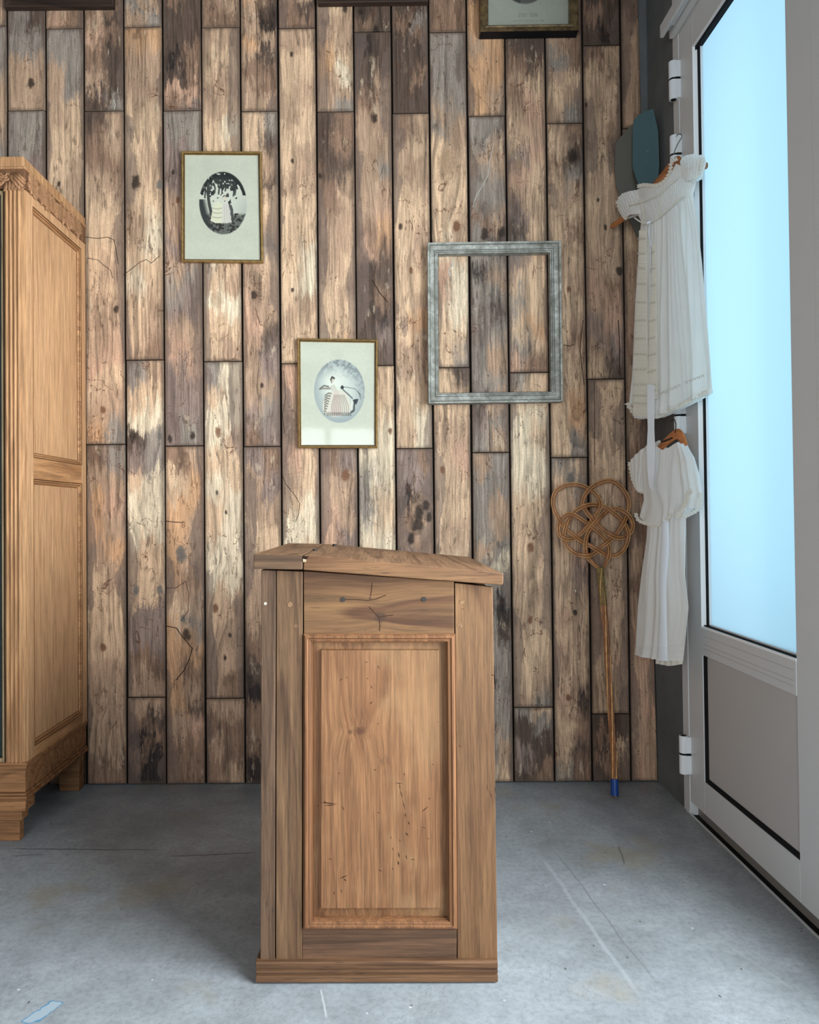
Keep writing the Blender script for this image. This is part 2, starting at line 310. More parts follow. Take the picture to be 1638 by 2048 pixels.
PL = [ # column: list of (y_top, y_bottom, left tones, right tones)
 [(-560,52,"GB","GT"),(52,720,"GGPGGG","GTGGPG"),(720,1390,"GTTGB","TTGGB")],
 [(-450,221,"TTGGGTT","TGGDGTT"),(221,890,"GGGTTTLT","GPGTGTTT"),(890,1580,"TTTTBB","TGTTBD")],
 [(-610,57,"RTBRTTR","BDBBDBB"),(57,726,"GTTLLTTLTT","GGLLTTLTGT"),(726,1400,"LLTTTB","TTLTBB"),(1400,1600,"TB","BD")],
 [(-447,222,"BTRTRBTRBBTD","BDBBDBDBDDDG"),(222,889,"DBBTLLLLTTTTRLTO","TTBTLLLTLTTRLTTG"),(889,1575,"BTOOTLLLLTTTTB","GTRTOTLLLTTTTB")],
 [(-614,54,"BTGTTGT","TGTBTTG"),(54,720,"OTTTLLLLLTLLCLLT","OTTTLLTLLCCLLTTB"),(720,1395,"GLCDPLCCLLLPPBT","TLCGGCCCLLLPPBT"),(1395,1600,"TBKBK","TDBKK")],
 [(-447,221,"BBDBBDDDKDRB","DDBBDDDDBBRP"),(221,892,"GPPPTTPTGPTRPPPP","GGGTPPTGPPTTRPPG"),(892,1600,"BLOOOOTLOOOOTBB","TOOTTTBTGOBTDRBB")],
 [(-613,55,"BTBTBBB","TTBTBTB"),(55,723,"TLTTLLLLLCLCLL","TLTLCLLLCLTCLT"),(723,1397,"GLCCLCLLCCLLTTT","CCCTLLCCCCTTTTB"),(1397,1600,"TBTBB","TBBBT")],
 [(-446,222,"TTBTOTTOTBTT","BDBDBDKTDBBT"),(222,893,"LLLLLLLTTRRTTTPB","GDTDLTGLTTDPPTGP"),(893,1600,"PTTLTTTBDKBBK","BPTLLTTBBDBDK")],
 [(-612,56,"BTDBTBB","BDBBTDB"),(56,727,"TLLTLLTLLLLLTL","TLTLLTTLLCCTLL"),(727,1400,"RTBRTLCCCLLTT","TTTLLCCLCCTGT"),(1400,1600,"TBB","TTB")],
 [(-446,223,"TTBTTLTTOOTT","BTTTBLTTLCTG"),(223,896,"DDDBBTTTLLLCCLCC","BBDTTTTLTLLOTLLC"),(896,1600,"BTRRTRTRTTTTT","PTTPBTTRTPTTT")],
 [(-606,63,"BDTBDDB","DBBTBDD"),(63,731,"KDDBTTTTTBRDDDDD","DDTTTTGTROBDBKPD"),(731,1600,"TLCCGGCLGGCCTTTG","LLCCCLCCLCCCTTGT")],
 [(-443,226,"BBTBBDBDDDDDD","GTBGDBDGBDDBDD"),(226,897,"BTTLLLLLLLTTLLL","TLTTLTTLTOTTLCC"),(897,1600,"PPKBPKKKPKKTTT","BPTTRDTKTDKTTT")],
 [(-605,64,"TBTTBBB","BTBTTBB"),(64,735,"GGGTGLLLLLCRRLLL","GGGGTTLLLTLCCCLG"),(735,1600,"LLTLLLTLLLDTLTTT","DLTRLLTLTLPTTTTT")],
 [(-437,232,"BTBBOOTOOO","BGBTOOOOTT"),(232,905,"GGTGGBGGKGGPGGGDPG","GTTGGTKGTGDGTTGTGT"),(905,1600,"TGGGTGGGGGKGGGG","GGTTGCGKDGGGGTL")],
 [(-600,69,"BTDBTBD","DBTBDBD"),(69,745,"DBTBTTPRTPDGPTGTGR","DDTRRTRLLTLTLLTOTB"),(745,1415,"GLCCCCLLLLTTTLLLT","TLCLCCLLLTLTTLTTG"),(1415,1600,"GDDPD","TGDDB")],
 [(-423,246,"TBTTTTTGTTT","BTBBTTBBTTG"),(246,915,"TTBTTTTTTLLLTTLT","BDGTTBTTLTBTTOOG"),(915,1600,"GTTTTTTTRTRTRTTTG","TGTTTRPTTTTTKBBDB")],
 [(-580,90,"BDBBDBD","BBDBDDK"),(90,758,"BTTLTTTLLTTRTPTT","TTTTBTTTTTTBRRPD"),(758,1428,"TLTTTLTTTTTRTTTT","TTTTTTTTTTTTTRTT"),(1428,1600,"DBDBD","DDTBB")],
 [(-413,256,"BTBBTTTT","BBTBTTTT"),(256,925,"TTTLLTTRRTRTB","TTTTLTTTRRTBB"),(925,1600,"RTBTBTRTRTTR","TRBBTBTRTRTT")]]
M_gapw = plain('plank_crack', (58, 42, 34), .9, .1); M_streak = plain('pale_paint_streak', (186, 182, 174), .8, .1)
def re_t(q_, k): return ''.join('L' if ch == 'T' and (i+k) % 2 else ch for i, ch in enumerate(q_))
pi_ = 0
for c, col_ in enumerate(PL):
    xa, xb = SX[c]+.0036, (SX[c+1] if c < 17 else 0)-.0036
    for (ya, yb, sl, sr) in col_:
        if 13 < c < 17: sl = re_t(sl, 0); sr = re_t(sr, 1)
        xm = (SEAM[c]+36)
        zt = min(3.38, aty(xm, ya, D).z-.0016); zb = max(.004, aty(xm, yb, D).z+.0016)
        dy = random.uniform(-.0012, .0012); mb = MB()
        if c < 17:
            x1t = x1b = xb
        else:
            def edge(z): # the cut edge of the last plank is out of plumb
                z0_, z1_ = .03, 2.7; a_ = aty(1315, 1560, D).x; b_ = aty(1279, 100, D).x
                return a_+(b_-a_)*(z-z0_)/(z1_-z0_)
            x1t, x1b = edge(zt), edge(zb)
        j = [random.uniform(-.0012, .0012) for _ in range(4)]
        mb.prism([(xa+j[0], D+dy, zb), (x1b+j[1], D+dy, zb), (x1t+j[2], D+dy, zt), (xa+j[3], D+dy, zt)], (0, .0128-dy, 0))
        kk = []
        for (kx, ky, kr, kc) in KN:
            p = aty(kx, ky, D)
            if xa-.005 < p.x < x1b+.005 and zb < p.z < zt: kk.append((p.x, p.z, kr*D/F, kc))
        mb.build('plank', plank_mat(pi_, xa, max(x1t, x1b), zb, zt, sl, sr, kk), wb, bevel=.0018, seg=1); pi_ += 1
for k_, (pts, wd_, mt) in enumerate([
    ([(247, 550), (262, 538), (280, 524), (292, 519), (303, 526), (318, 512)], 1.3, 0), ([(172, 474), (196, 477), (214, 474), (228, 480), (232, 498), (237, 528)], 1.6, 0), ([(176, 516), (196, 520), (206, 530), (220, 540), (226, 556)], 1.3, 0),
    ([(331, 1042), (345, 1044), (366, 1045)], 2.2, 0), ([(333, 1176), (352, 1176), (372, 1162), (378, 1190), (376, 1222), (362, 1242)], 1.5, 0), ([(332, 1252), (352, 1256), (362, 1270), (376, 1286), (384, 1296)], 2.4, 0), ([(384, 1296), (378, 1318), (368, 1340), (352, 1360)], 2.6, 0),
    ([(565, 950), (572, 968), (590, 990), (600, 1008), (596, 1030), (590, 1044)], 1.4, 0), ([(1188, 762), (1190, 840), (1190, 930)], 1.2, 0), ([(978, 822), (979, 903)], 1.3, 0), ([(512, 4), (514, 80), (514, 220)], 1.2, 0), ([(1128, 690), (1138, 692), (1150, 688)], 1.5, 0),
    ([(567, 742), (572, 790), (566, 830), (570, 868)], 1.3, 0), ([(745, 560), (760, 585), (776, 604)], 1.6, 0), ([(1236, 640), (1240, 700), (1238, 748)], 1.6, 0), ([(1166, 640), (1160, 700), (1168, 770)], 1.4, 0),
    ([(987, 286), (980, 316), (976, 350), (962, 376), (952, 392), (946, 412)], 1.6, 1), ([(906, 518), (904, 532), (897, 542), (900, 552)], 3.0, 1), ([(228, 200), (231, 210), (229, 219)], 2.0, 1), ([(1150, 1180), (1152, 1184)], 3, 1)]):
    mb = MB()
    pts = [(x+random.uniform(-.8, .8), y) for x, y in pts]
    for (xa_, ya_), (xb_, yb2) in zip(pts, pts[1:]):
        a_, b_ = aty(xa_, ya_, D-.0016), aty(xb_, yb2, D-.0016); d_ = (b_-a_).normalized(); nn = Vector((-d_.z, 0, d_.x))*(wd_*.5*D/F); e_ = d_*.0008
        mb.prism([a_-nn*.8-e_, b_-nn*.6+e_, b_+nn*.6+e_, a_+nn*.8-e_], (0, .0022, 0))
    mb.build('crack' if not mt else 'paint_streak', M_gapw if not mt else M_streak, wb)
# ---- other walls (grey plaster shows beside the cut edge of the last planks)
t = NT('grey_plaster'); o = t.obj(); n = t.noise(o, 5, 5, .6)
M_grey = t.fin(t.ramp(n, [(.3, lin((90, 92, 93))), (.7, lin((108, 110, 110)))]), .85, .15)
t.bump(t.noise(o, 40, 4, .6), .25, .002)
e0, e1 = aty(1317, 1560, D).x, aty(1279, 100, D).x+(aty(1279, 100, D).x-aty(1317, 1560, D).x)*.3
MB().prism([(e0+.003, D+.004, 0), (XC+.02, D+.004, 0), (XC+.02, D+.004, 3.4), (e1+.003, D+.004, 3.4)], (0, .009, 0)).build('plaster_return', M_grey, wb)
M_room = plain('painted_plaster', (104, 102, 100), .9, .1, var=.05, scale=4)
yf = lambda x: atx(x, 1000, XD).y        # depth on the door wall from an x at mid height
Y_fr0, Y_gap, Y_bead, Y_gl0, Y_gl1, Y_leaf1 = yf(1360), yf(1372), yf(1400), yf(1409), yf(1587), yf(1638)
Z_leaf0, Z_leaf1 = .042, atx(1361, 63, XD).z
Z_top = Z_leaf1+.035
mb = MB(); mb.box(XC, XC+.2, Y_fr0, D+.1, 0, 3.4)
mb.box(XC, XC+.2, 1.70, Y_fr0, Z_top+.28, 3.4)
mb.box(XC, XC+.2, 1.62, 1.72, 0, 3.4)
mb.box(XC, XC+.2, -1.95, 1.62, 0, .30); mb.box(XC, XC+.2, -1.95, 1.62, 3.1, 3.4); mb.box(XC, XC+.2, -2.3, -1.95, 0, 3.4)
struct('wall_right', mb, M_grey)
struct('wall_left', MB().box(-2.5, -2.4, -2.3, D+.1, 0, 3.4), M_room)
mb = MB(); mb.box(-2.4, XC+.2, -2.4, -2.3, 0, .35); mb.box(-2.4, XC+.2, -2.4, -2.3, 3.1, 3.4); mb.box(-2.4, -2.1, -2.4, -2.3, .35, 3.1); mb.box(.95, XC+.2, -2.4, -2.3, .35, 3.1)
struct('wall_front', mb, M_room)
struct('ceiling', MB().box(-2.5, XC+.2, -2.4, D+.14, 3.4, 3.5), M_room)
# ---- aluminium
M_alu = plain('white_painted_aluminium', (204, 205, 206), .42, .4, var=.03, scale=6)
M_alu2 = plain('hinge_enamel', (222, 224, 226), .35, .5, var=.02)
M_black = plain('black_rubber', (16, 16, 20), .7, .2)
M_bead = plain('bead_aluminium', (246, 248, 250), .3, .6, var=.02)
M_panelgrey = plain('door_panel_enamel', (184, 180, 178), .5, .35, var=.03, scale=4)
def window(name, mk, outer, inner):
    w = struct(name, outer, M_alu)
    t = NT(name+'_glass'); tr = t.n('ShaderNodeBsdfTransparent', Color=(.94, .97, .97, 1)); gl = t.n('ShaderNodeBsdfGlossy', Roughness=.02)
    t.L.new(t.n('ShaderNodeMixShader', i0=.06, i1=tr.outputs[0], i2=gl.outputs[0]).outputs[0], t.out.inputs[0])
    inner.build('pane', t.mat, w)
mb = MB()
for a, b, c, d in ((-1.95, 1.62, .30, .36), (-1.95, 1.62, 3.04, 3.1), (-1.95, -1.89, .36, 3.04), (1.56, 1.62, .36, 3.04), (-.2, -.14, .36, 3.04)): mb.box(XC+.06, XC+.12, a, b, c, d)
window('window_1', None, mb, MB().box(XC+.086, XC+.094, -1.89, 1.56, .36, 3.04))
mb = MB()
for a, b, c, d in ((-2.1, .95, .35, .41), (-2.1, .95, 3.04, 3.1), (-2.1, -2.04, .41, 3.04), (.89, .95, .41, 3.04), (-.6, -.54, .41, 3.04)): mb.box(a, b, -2.38, -2.32, c, d)
window('window_2', None, mb, MB().box(-2.04, .89, -2.354, -2.346, .41, 3.04))
# ---- door
dr = MB()                                                     # fixed outer frame
dr.box(XD-.002, XD+.06, Y_gap+.0015, Y_fr0, -.016, Z_top+.28); dr.box(XD-.002, XD+.06, 1.70, Y_leaf1-.002, -.016, Z_top+.28); dr.box(XD-.002, XD+.06, Y_leaf1-.002, Y_gap+.0015, Z_leaf1+.002, Z_top+.28)
door = dr.build('door_1', M_alu, bevel=.002); door['kind'] = 'structure'
tag(door, 'white aluminium glazed door with frosted pane in the right wall')
Z_gb = atx(1405, 1252, XD).z; Z_gt = atx(1390, 89, XD).z; Z_pt = atx(1406, 1310, XD).z; Z_pb = atx(1412, 1564, XD).z
X0, X1 = XD, XD+.05
lf = MB()
lf.box(X0, X1, Y_bead, Y_gap, Z_leaf0, Z_leaf1); lf.box(X0, X1, Y_leaf1, Y_gl1, Z_leaf0, Z_leaf1)
lf.box(X0, X1, Y_gl1, Y_bead, Z_gt+.006, Z_leaf1); lf.box(X0, X1, Y_gl1, Y_bead, Z_leaf0, Z_pb-.004)
leaf = lf.build('door_leaf', M_alu, door, bevel=.0012)
mr = MB().box(X0-.0015, X1, Y_gl1+.0, Y_bead+.010, Z_pt, Z_gb-.006); mr.build('mid_rail', M_alu, leaf, bevel=.0012)
mr = MB()
for z in (Z_gb-.032, Z_pt+.022, Z_pt+.036): mr.box(X0-.0022, X0-.0014, Y_gl1+.01, Y_bead-.012, z, z+.0014)
mr.build('rail_groove', M_panelgrey, leaf)
bd = MB(); bd.prism([(X0-.0025, Y_bead+.0005, Z_gb-.006), (X0-.0025, Y_bead-.002, Z_gb-.006), (X0+.012, Y_bead-.0115, Z_gb-.006), (X0+.012, Y_bead+.0005, Z_gb-.006)], (0, 0, Z_gt-Z_gb+.012)); bd.box(X0-.002, X0+.012, Y_gl1, Y_bead, Z_gb-.0065, Z_gb); bd.box(X0-.002, X0+.012, Y_gl1, Y_bead, Z_gt, Z_gt+.0065)
bd.build('glazing_bead', M_bead, leaf)
gk = MB(); gk.box(X0+.010, X0+.02, Y_bead-.026, Y_bead-.0080, Z_gb, Z_gt); gk.box(X0+.004, X0+.02, Y_gl1, Y_bead-.0076, Z_gb, Z_gb+.004); gk.box(X0+.004, X0+.02, Y_gl1, Y_bead-.0076, Z_gt-.012, Z_gt)
gk.build('rubber_gasket', M_black, leaf)
sb_ = MB(); sb_.box(X0+.0125, X0+.03, Y_bead-.0285, Y_bead-.0262, Z_gb+.004, Z_gt-.012); sb_.box(X0+.0125, X0+.03, Y_gl1, Y_bead-.0262, Z_gb+.0042, Z_gb+.008)
sb_.build('sealant_bead', M_alu2, leaf)
t = NT('frosted_glass'); o = t.obj(); n = t.noise(o, 2.0, 2, .4)
trl = t.n('ShaderNodeBsdfTranslucent', Color=(.86, .90, .92, 1)); gl = t.n('ShaderNodeBsdfDiffuse', Color=(.55, .6, .62, 1))
t.L.new(t.n('ShaderNodeMixShader', i0=.12, i1=trl.outputs[0], i2=gl.outputs[0]).outputs[0], t.out.inputs[0])
pg = MB().box(X0+.020, X0+.026, Y_gl1-.004, Y_bead-.020, Z_gb-.004, Z_gt+.004).build('frosted_pane', t.mat, leaf)
lp = MB().box(X0+.006, X0+.03, Y_gl1, Y_bead-.023, Z_pb+.012, Z_pt-.001).build('lower_panel', M_panelgrey, leaf, bevel=.001)
gk = MB(); gk.box(X0+.003, X0+.03, Y_bead-.023, Y_bead, Z_pb-.004, Z_pt-.001); gk.box(X0+.003, X0+.03, Y_gl1, Y_bead-.023, Z_pb-.004, Z_pb+.012)
gk.build('rubber_gasket', M_black, leaf)
def hinge(px, ytop, ybot, ring, hole=0):
    yc = Y_gap+.004; xc = XD-.020; p = lambda y: C0.z+(aty(px, y, yc).z-C0.z)
    zt, zb, zr = p(ytop), p(ybot), p(ring); r = .0148
    h = MB(); h.tube([(xc, yc, zb), (xc, yc, zr-.003)], r, 20); h.tube([(xc, yc, zr+.003), (xc, yc, zt)], r, 20)
    h.box(xc+.004, XD+.001, yc-.016, yc+.014, zb+.002, zr-.004); h.box(xc+.004, XD+.001, yc-.016, yc+.014, zr+.004, zt-.002)
    ho = h.build('hinge', M_alu2, door, smooth=False, bevel=.0015)
    k = MB(); k.tube([(xc, yc, zr-.004), (xc, yc, zr+.004)], r*.93, 20); k.box(xc+.004, XD+.001, yc-.014, yc+.012, zr-.0045, zr+.0045); k.build('hinge_washer', M_black, ho)
    k = MB(); k.tube([(xc, yc, zb-.0006), (xc, yc, zb+.002)], r*.66, 16); k.tube([(xc, yc, zt-.002), (xc, yc, zt+.0006)], r*.66, 16); k.build('hinge_bore', M_black, ho)
hinge(1345, 124, 200, 160); hinge(1352, 272, 350, 311); hinge(1360, 795, 869, 831); hinge(1368, 1471, 1547, 1507)
# door rail above (guide profile sticking out over the leaf)
mb = MB(); Ya = 2.66; xo = aty(1320, 70, Ya).x; zt = aty(1318, 52, Ya).z; zb = aty(1320, 76, Ya).z
mb.prism([(xo, Ya, zb), (xo+.012, Ya, zb), (xo+.014, Ya, zb+.02), (xo+.006, Ya, zt), (xo, Ya, zt)], (0, -1.2, 0))
mb.box(xo+.012, XD-.002, Ya-1.2, Ya-.004, zb+.022, zb+.030); mb.box(XD-.022, XD-.004, Ya-1.2, Ya, zb-.004, zb+.05)
tr_ = struct('trim_1', mb, M_alu, bevel=.001); tag(tr_, 'projecting white aluminium rail above the door')
MB().box(xo+.016, XD-.024, Ya-1.2, Ya-.05, zb+.012, zb+.0215).build('rail_insert', M_alu2, tr_)
# threshold: black brush channel, grey sill
mb = MB().box(XD+.026, XD+.09, 1.2, Y_gap+.02, -.016, .034)
th = struct('trim_2', mb, plain('sill_aluminium', (130, 126, 122), .5, .4), bevel=.002); tag(th, 'low grey metal sill under the door')
MB().box(XD+.001, XD+.026, 1.2, Y_gap+.02, -.0155, -.006).build('brush_channel', M_black, th)
MB().box(XD-.006, XD+.0008, 1.2, Y_gap+.02, -.004, .0015).build('edge_strip', M_alu, th)
MB().box(XD+.03, XD+.08, 1.72, Y_gap, .0345, .0415).build('brush_seal', M_black, th)
# ================================================================== WARDROBE
YW = 2.44                                      # front plane of the carcase
O1, O2 = (214, 168, 116), (178, 128, 80)
W_side = wood('wardrobe_oak_side', (206, 160, 120), (184, 138, 100), 'z', 1, figure=.25, fs=1.3, pore=.2, dark=(150, 100, 60))
W_rail = wood('wardrobe_oak_rail', (196, 146, 102), (152, 106, 70), 'y', 2, figure=.6, pore=.3, dark=(110, 74, 46))
W_front = wood('wardrobe_oak_front', (196, 150, 108), (150, 106, 72), 'z', 3, figure=.35, pore=.3, dark=(110, 74, 46))
W_base = wood('wardrobe_oak_base', (164, 116, 78), (118, 80, 52), 'x', 4, figure=.5, pore=.4, dark=(90, 58, 36))
W_carv = wood('wardrobe_carving', (182, 136, 100), (136, 94, 66), 'z', 5, figure=.3, pore=.3, dark=(80, 52, 34))
M_shade_line = plain('moulding_shade', (112, 74, 46), .7, .2)  # dark colour for the shadow lines painted along the mouldings
xs = aty(54, 420, YW).x                         # side face
xs2 = aty(168.5, 900, D-.012).x
XS = (aty(58, 1000, YW).x+xs2)/2
YB = D-.006; XL = XS-1.05
p = lambda x, y: aty(x, y, YW)
z_ct, z_cb = p(50, 318).z, p(52, 381).z         # cornice
z_pt, z_pb = p(58, 1527).z, p(58, 1603).z       # plinth
wd = empty('wardrobe', (XS-.5, YW+.24, 0), 'tall pale oak wardrobe with fluted corner and carved cornice by the plank wall', 'wardrobe')
zs = lambda y: aty(61, y, YW).z                 # heights measured on the side's front edge
zy = lambda x, y: atx(x, y, XS).z
# side frame: stiles, rails, two panels recessed
r_ = MB(); st1, st2 = YW+.03, YB-.03
z_top = z_cb; z_bot = z_pt
def yx(x): return atx(x, 1000, XS).y
yi0, yi1 = yx(62)+.004, yx(164)
yi0 = YW+.045
zu = zy(60, 408); zm1 = zy(61, 914); zm0 = zy(61, 957); zl = zy(62, 1497)
MB().box(XS-.022, XS, YW, yi0, z_bot, z_top).build('side_stile', W_side, wd, bevel=.0015)
MB().box(XS-.022, XS, yi1, YB, z_bot, z_top).build('side_stile', W_side, wd, bevel=.0015)
MB().box(XS-.022, XS-.0005, yi0, yi1, zu, z_top).build('side_rail', W_side, wd, bevel=.001)
MB().box(XS-.022, XS-.0005, yi0, yi1, zm0, zm1).build('side_rail', W_rail, wd, bevel=.001)
MB().box(XS-.022, XS-.0005, yi0, yi1, z_bot, zl).build('side_rail', W_rail, wd, bevel=.001)
prof = [(0, -.011), (.003, -.001), (.006, -.002), (.008, -.006), (.012, -.004), (.016, -.010), (.016, -.012)]
for (za, zb_) in ((zm1, zu), (zl, zm0)):
    MB().box(XS-.016, XS-.011, yi0-.005, yi1+.005, za-.005, zb_+.005).build('side_panel', W_side, wd)
    for mbx in moulding(None, [(XS, yi0, za), (XS, yi1, za), (XS, yi1, zb_), (XS, yi0, zb_)], prof, (1, 0, 0)): mbx.build('panel_moulding', W_rail, wd)
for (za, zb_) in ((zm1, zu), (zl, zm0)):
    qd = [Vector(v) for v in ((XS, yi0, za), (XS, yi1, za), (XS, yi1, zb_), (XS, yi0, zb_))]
    for t_, h_, w_ in ((-.0008, .0004, .0018), (.0066, -.003, .0020), (.0155, -.0096, .0022)):  # thin dark strips paint shade along the side panel mouldings
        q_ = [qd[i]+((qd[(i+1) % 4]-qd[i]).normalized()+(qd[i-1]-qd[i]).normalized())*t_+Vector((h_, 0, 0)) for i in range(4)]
        for mbx in moulding(None, q_, [(0, -.001), (0, 0), (w_, 0), (w_, -.001)], (1, 0, 0)): mbx.build('shade_line', M_shade_line, wd)
# fluted pilaster on the front corner
xp0 = p(11, 1000).x; xp1 = XS-.001
n = 5; poly = [(xp0, YW), (xp0+.005, YW-.012)]
wch = (xp1-.012-(xp0+.005))
for i in range(4):
    a = xp0+.006+wch*i/4; b = xp0+.006+wch*(i+1)/4
    for k in range(7):
        w_ = k/6; poly.append((a+(b-a)*(.10+.8*w_), YW-.012-.0065*math.sin(PI*w_)))
poly += [(xp1-.010, YW-.012), (xp1-.004, YW-.010), (xp1, YW)]
MB().prism([(x, y, z_pt) for x, y in poly], (0, 0, z_cb-z_pt)).build('fluted_pilaster', W_front, wd)
# carcase, back, shelves
cc = MB(); cc.box(XL, XL+.02, YW, YB, z_bot, z_top); cc.box(XL, XS-.022, YW+.02, YB, z_bot, z_bot+.02); cc.box(XL, XS-.022, YW+.02, YB, z_top-.02, z_top)
cc.build('carcase', W_front, wd)
MB().box(XL+.02, XS-.022, YB-.012, YB, z_bot+.02, z_top-.02).build('back_panel', plain('teal_interior', (60, 74, 76), .8, .2), wd)
for z in (.62, 1.02, 1.42, 1.82): MB().box(XL+.02, XS-.022, YW+.03, YB-.012, z, z+.018).build('shelf', plain('shelf_teal', (84, 98, 100), .7, .2), wd)
# glazed door
dl = MB(); xg = xp0-.002
dd = MB().box(xg-.0055, xg, YW-.010, YW+.014, z_pt+.004, z_cb-.003)
dd.box(XL+.07, XL+.12, YW-.010, YW+.014, z_pt+.004, z_cb-.003); dd.box(XL+.12, xg-.0055, YW-.010, YW+.014, z_cb-.016, z_cb-.003); dd.box(XL+.12, xg-.0055, YW-.010, YW+.014, z_pt+.004, z_pt+.02)
dj = dd.build('glazed_door', wood('door_bead_oak', (160, 138, 108), (120, 98, 72), 'z', 6, pore=.2), wd, bevel=.001)
t = NT('wardrobe_glass'); tr = t.n('ShaderNodeBsdfTransparent', Color=(.55, .66, .66, 1)); gl = t.n('ShaderNodeBsdfGlossy', Roughness=.03)
t.L.new(t.n('ShaderNodeMixShader', i0=.10, i1=tr.outputs[0], i2=gl.outputs[0]).outputs[0], t.out.inputs[0])
MB().box(XL+.12, xg-.0055, YW+.0, YW+.004, z_pt+.02, z_cb-.016).build('door_glass', t.mat, dj)
# cornice with carved frieze on front and side
zc1 = p(47, 343).z; ov = .012
cn = MB(); cn.box(XL-.01, XS+.002, YW-.016, YB, z_cb, zc1)
cn.build('frieze', wood('frieze_ground', (124, 88, 62), (92, 62, 42), 'z', 9, figure=.3), wd, bevel=.001)
cn = MB(); cn.prism([(XL-.02, YW-.022, zc1), (XS+.006, YW-.022, zc1), (XS+.006, YB, zc1), (XL-.02, YB, zc1)], (0, 0, .008))
cn.prism([(XL-.015, YW-.02, zc1+.008), (XS-.0, YW-.02, zc1+.008), (XS-.0, YB, zc1+.008), (XL-.015, YB, zc1+.008)], (0, 0, z_ct-zc1-.008)); cn.build('cornice_top', W_front, wd, bevel=.003)
hF = zc1-z_cb
def leafm(mb, c, ang, L_, Wd_, ea, eb, en, ht):
    """raised leaf: centre c, axes ea/eb, normal en"""
    d = ea*math.cos(ang)+eb*math.sin(ang); s_ = -ea*math.sin(ang)+eb*math.cos(ang); rows = []
    for i in range(6):
        u = i/5; w_ = Wd_*math.sin(PI*min(.98, max(.03, u))**.8); x = (u-.5)*L_; bend = .25*L_*(u-.5)**2
        rows.append([c+d*x+s_*(bend-w_/2)+en*0, c+d*x+s_*(bend-w_/4)+en*ht, c+d*x+s_*bend+en*ht*.45, c+d*x+s_*(bend+w_/4)+en*ht, c+d*x+s_*(bend+w_/2)+en*0])
    mb.grid(rows)
EX, EY, EZ = Vector((1, 0, 0)), Vector((0, 1, 0)), Vector((0, 0, 1))
cv = MB(); rc = random.Random(8)
Ls = YB-YW
for k in range(150):
    u = rc.uniform(.06, .90); v_ = rc.uniform(.14, .86)
    c = Vector((XS+.0018, YW-.016+Ls*u, z_cb+hF*v_)); leafm(cv, c, rc.uniform(-.9, 1.4)+PI*rc.choice((0, 1)), rc.uniform(.03, .055), rc.uniform(.010, .016), EY, EZ, EX, .0075)
cv.build('side_carving', W_carv, wd, smooth=True)
cv = MB()
def pf(x, y): q = aty(x, y, YW-.0165); return Vector((q.x, YW-.0165, q.z))
for a, b in (((22, 348), (46, 374)), ((27, 347), (50, 368)), ((34, 347), (50, 362)), ((18, 352), (40, 378))):
    A, B = pf(*a), pf(*b); cv.tube([A, B], [(.0055, .0055)]*2, 8)
for r0 in (.010, .017, .025):
    c = pf(8, 346); cv.tube([c+Vector((math.cos(a)*r0, 0, -math.sin(a)*r0)) for a in [i*PI/10 for i in range(11)]], .0036, 6)
for (x, y, a, L_) in ((8, 355, .1, .03), (22, 354, -.3, .022), (4, 366, .7, .04), (12, 375, 1.2, .03), (20, 372, 1.5, .03), (26, 372, 1.3, .028), (32, 377, .4, .03), (42, 378, .1, .026), (38, 374, .5, .02), (-12, 366, .6, .04), (-25, 360, -.4, .04), (-40, 370, .9, .04), (-60, 360, .2, .05), (-85, 366, -.5, .05)):
    leafm(cv, pf(x, y), a, L_, .012, EX, EZ, Vector((0, -1, 0)), .005)
cv.build('front_carving', W_carv, wd, smooth=True)
# plinth with mouldings, stepped front foot, back foot
def step(zA, zB, o_, name, mat=W_base):
    return MB().box(XL-o_, XS+o_, YW-.016-o_, YB, zA, zB).build(name, mat, wd, bevel=.0025)
zc = lambda y: aty(57, y, YW-.02).z
step(zc(1532), zc(1526), .004, 'plinth_bead'); step(zc(1539), zc(1533), .000, 'plinth_bead')
step(zc(1587), zc(1539), -.004, 'plinth'); step(zc(1593), zc(1588), .000, 'plinth_bead'); step(zc(1599), zc(1593.5), .004, 'plinth_bead'); 
step(zc(1603), zc(1600), .000, 'plinth_bead')
zf = [zc(1603), zc(1624), zc(1644), .0]
for side in (0, 1):
    for i, (xx, dd_) in enumerate(((50.5, .10), (41, .085), (35, .07))):
        xr = aty(xx, 1620, YW-.02).x
        if side == 0: b_ = MB().box(xr-.16, xr, YW-.018+i*.006, YW+.05-i*.012, zf[i+1], zf[i])
        else:
            b_ = MB().box(XL+.01*i, XL+.16-.01*i, YW-.018+i*.006, YW+.05-i*.012, zf[i+1], zf[i])
        b_.build('foot_block', W_base, wd, bevel=.004)
xr = aty(160, 1570, YB-.05).x
MB().prism([(xr-.075, YB-.06, .0), (xr, YB-.06, .0), (xr+.002, YB-.06, zf[0]), (xr-.085, YB-.06, zf[0])], (0, .05, 0)).build('back_foot', W_base, wd, bevel=.003)
MB().box(XL, XL+.08, YB-.06, YB-.01, 0, zf[0]).build('back_foot', W_base, wd, bevel=.003)
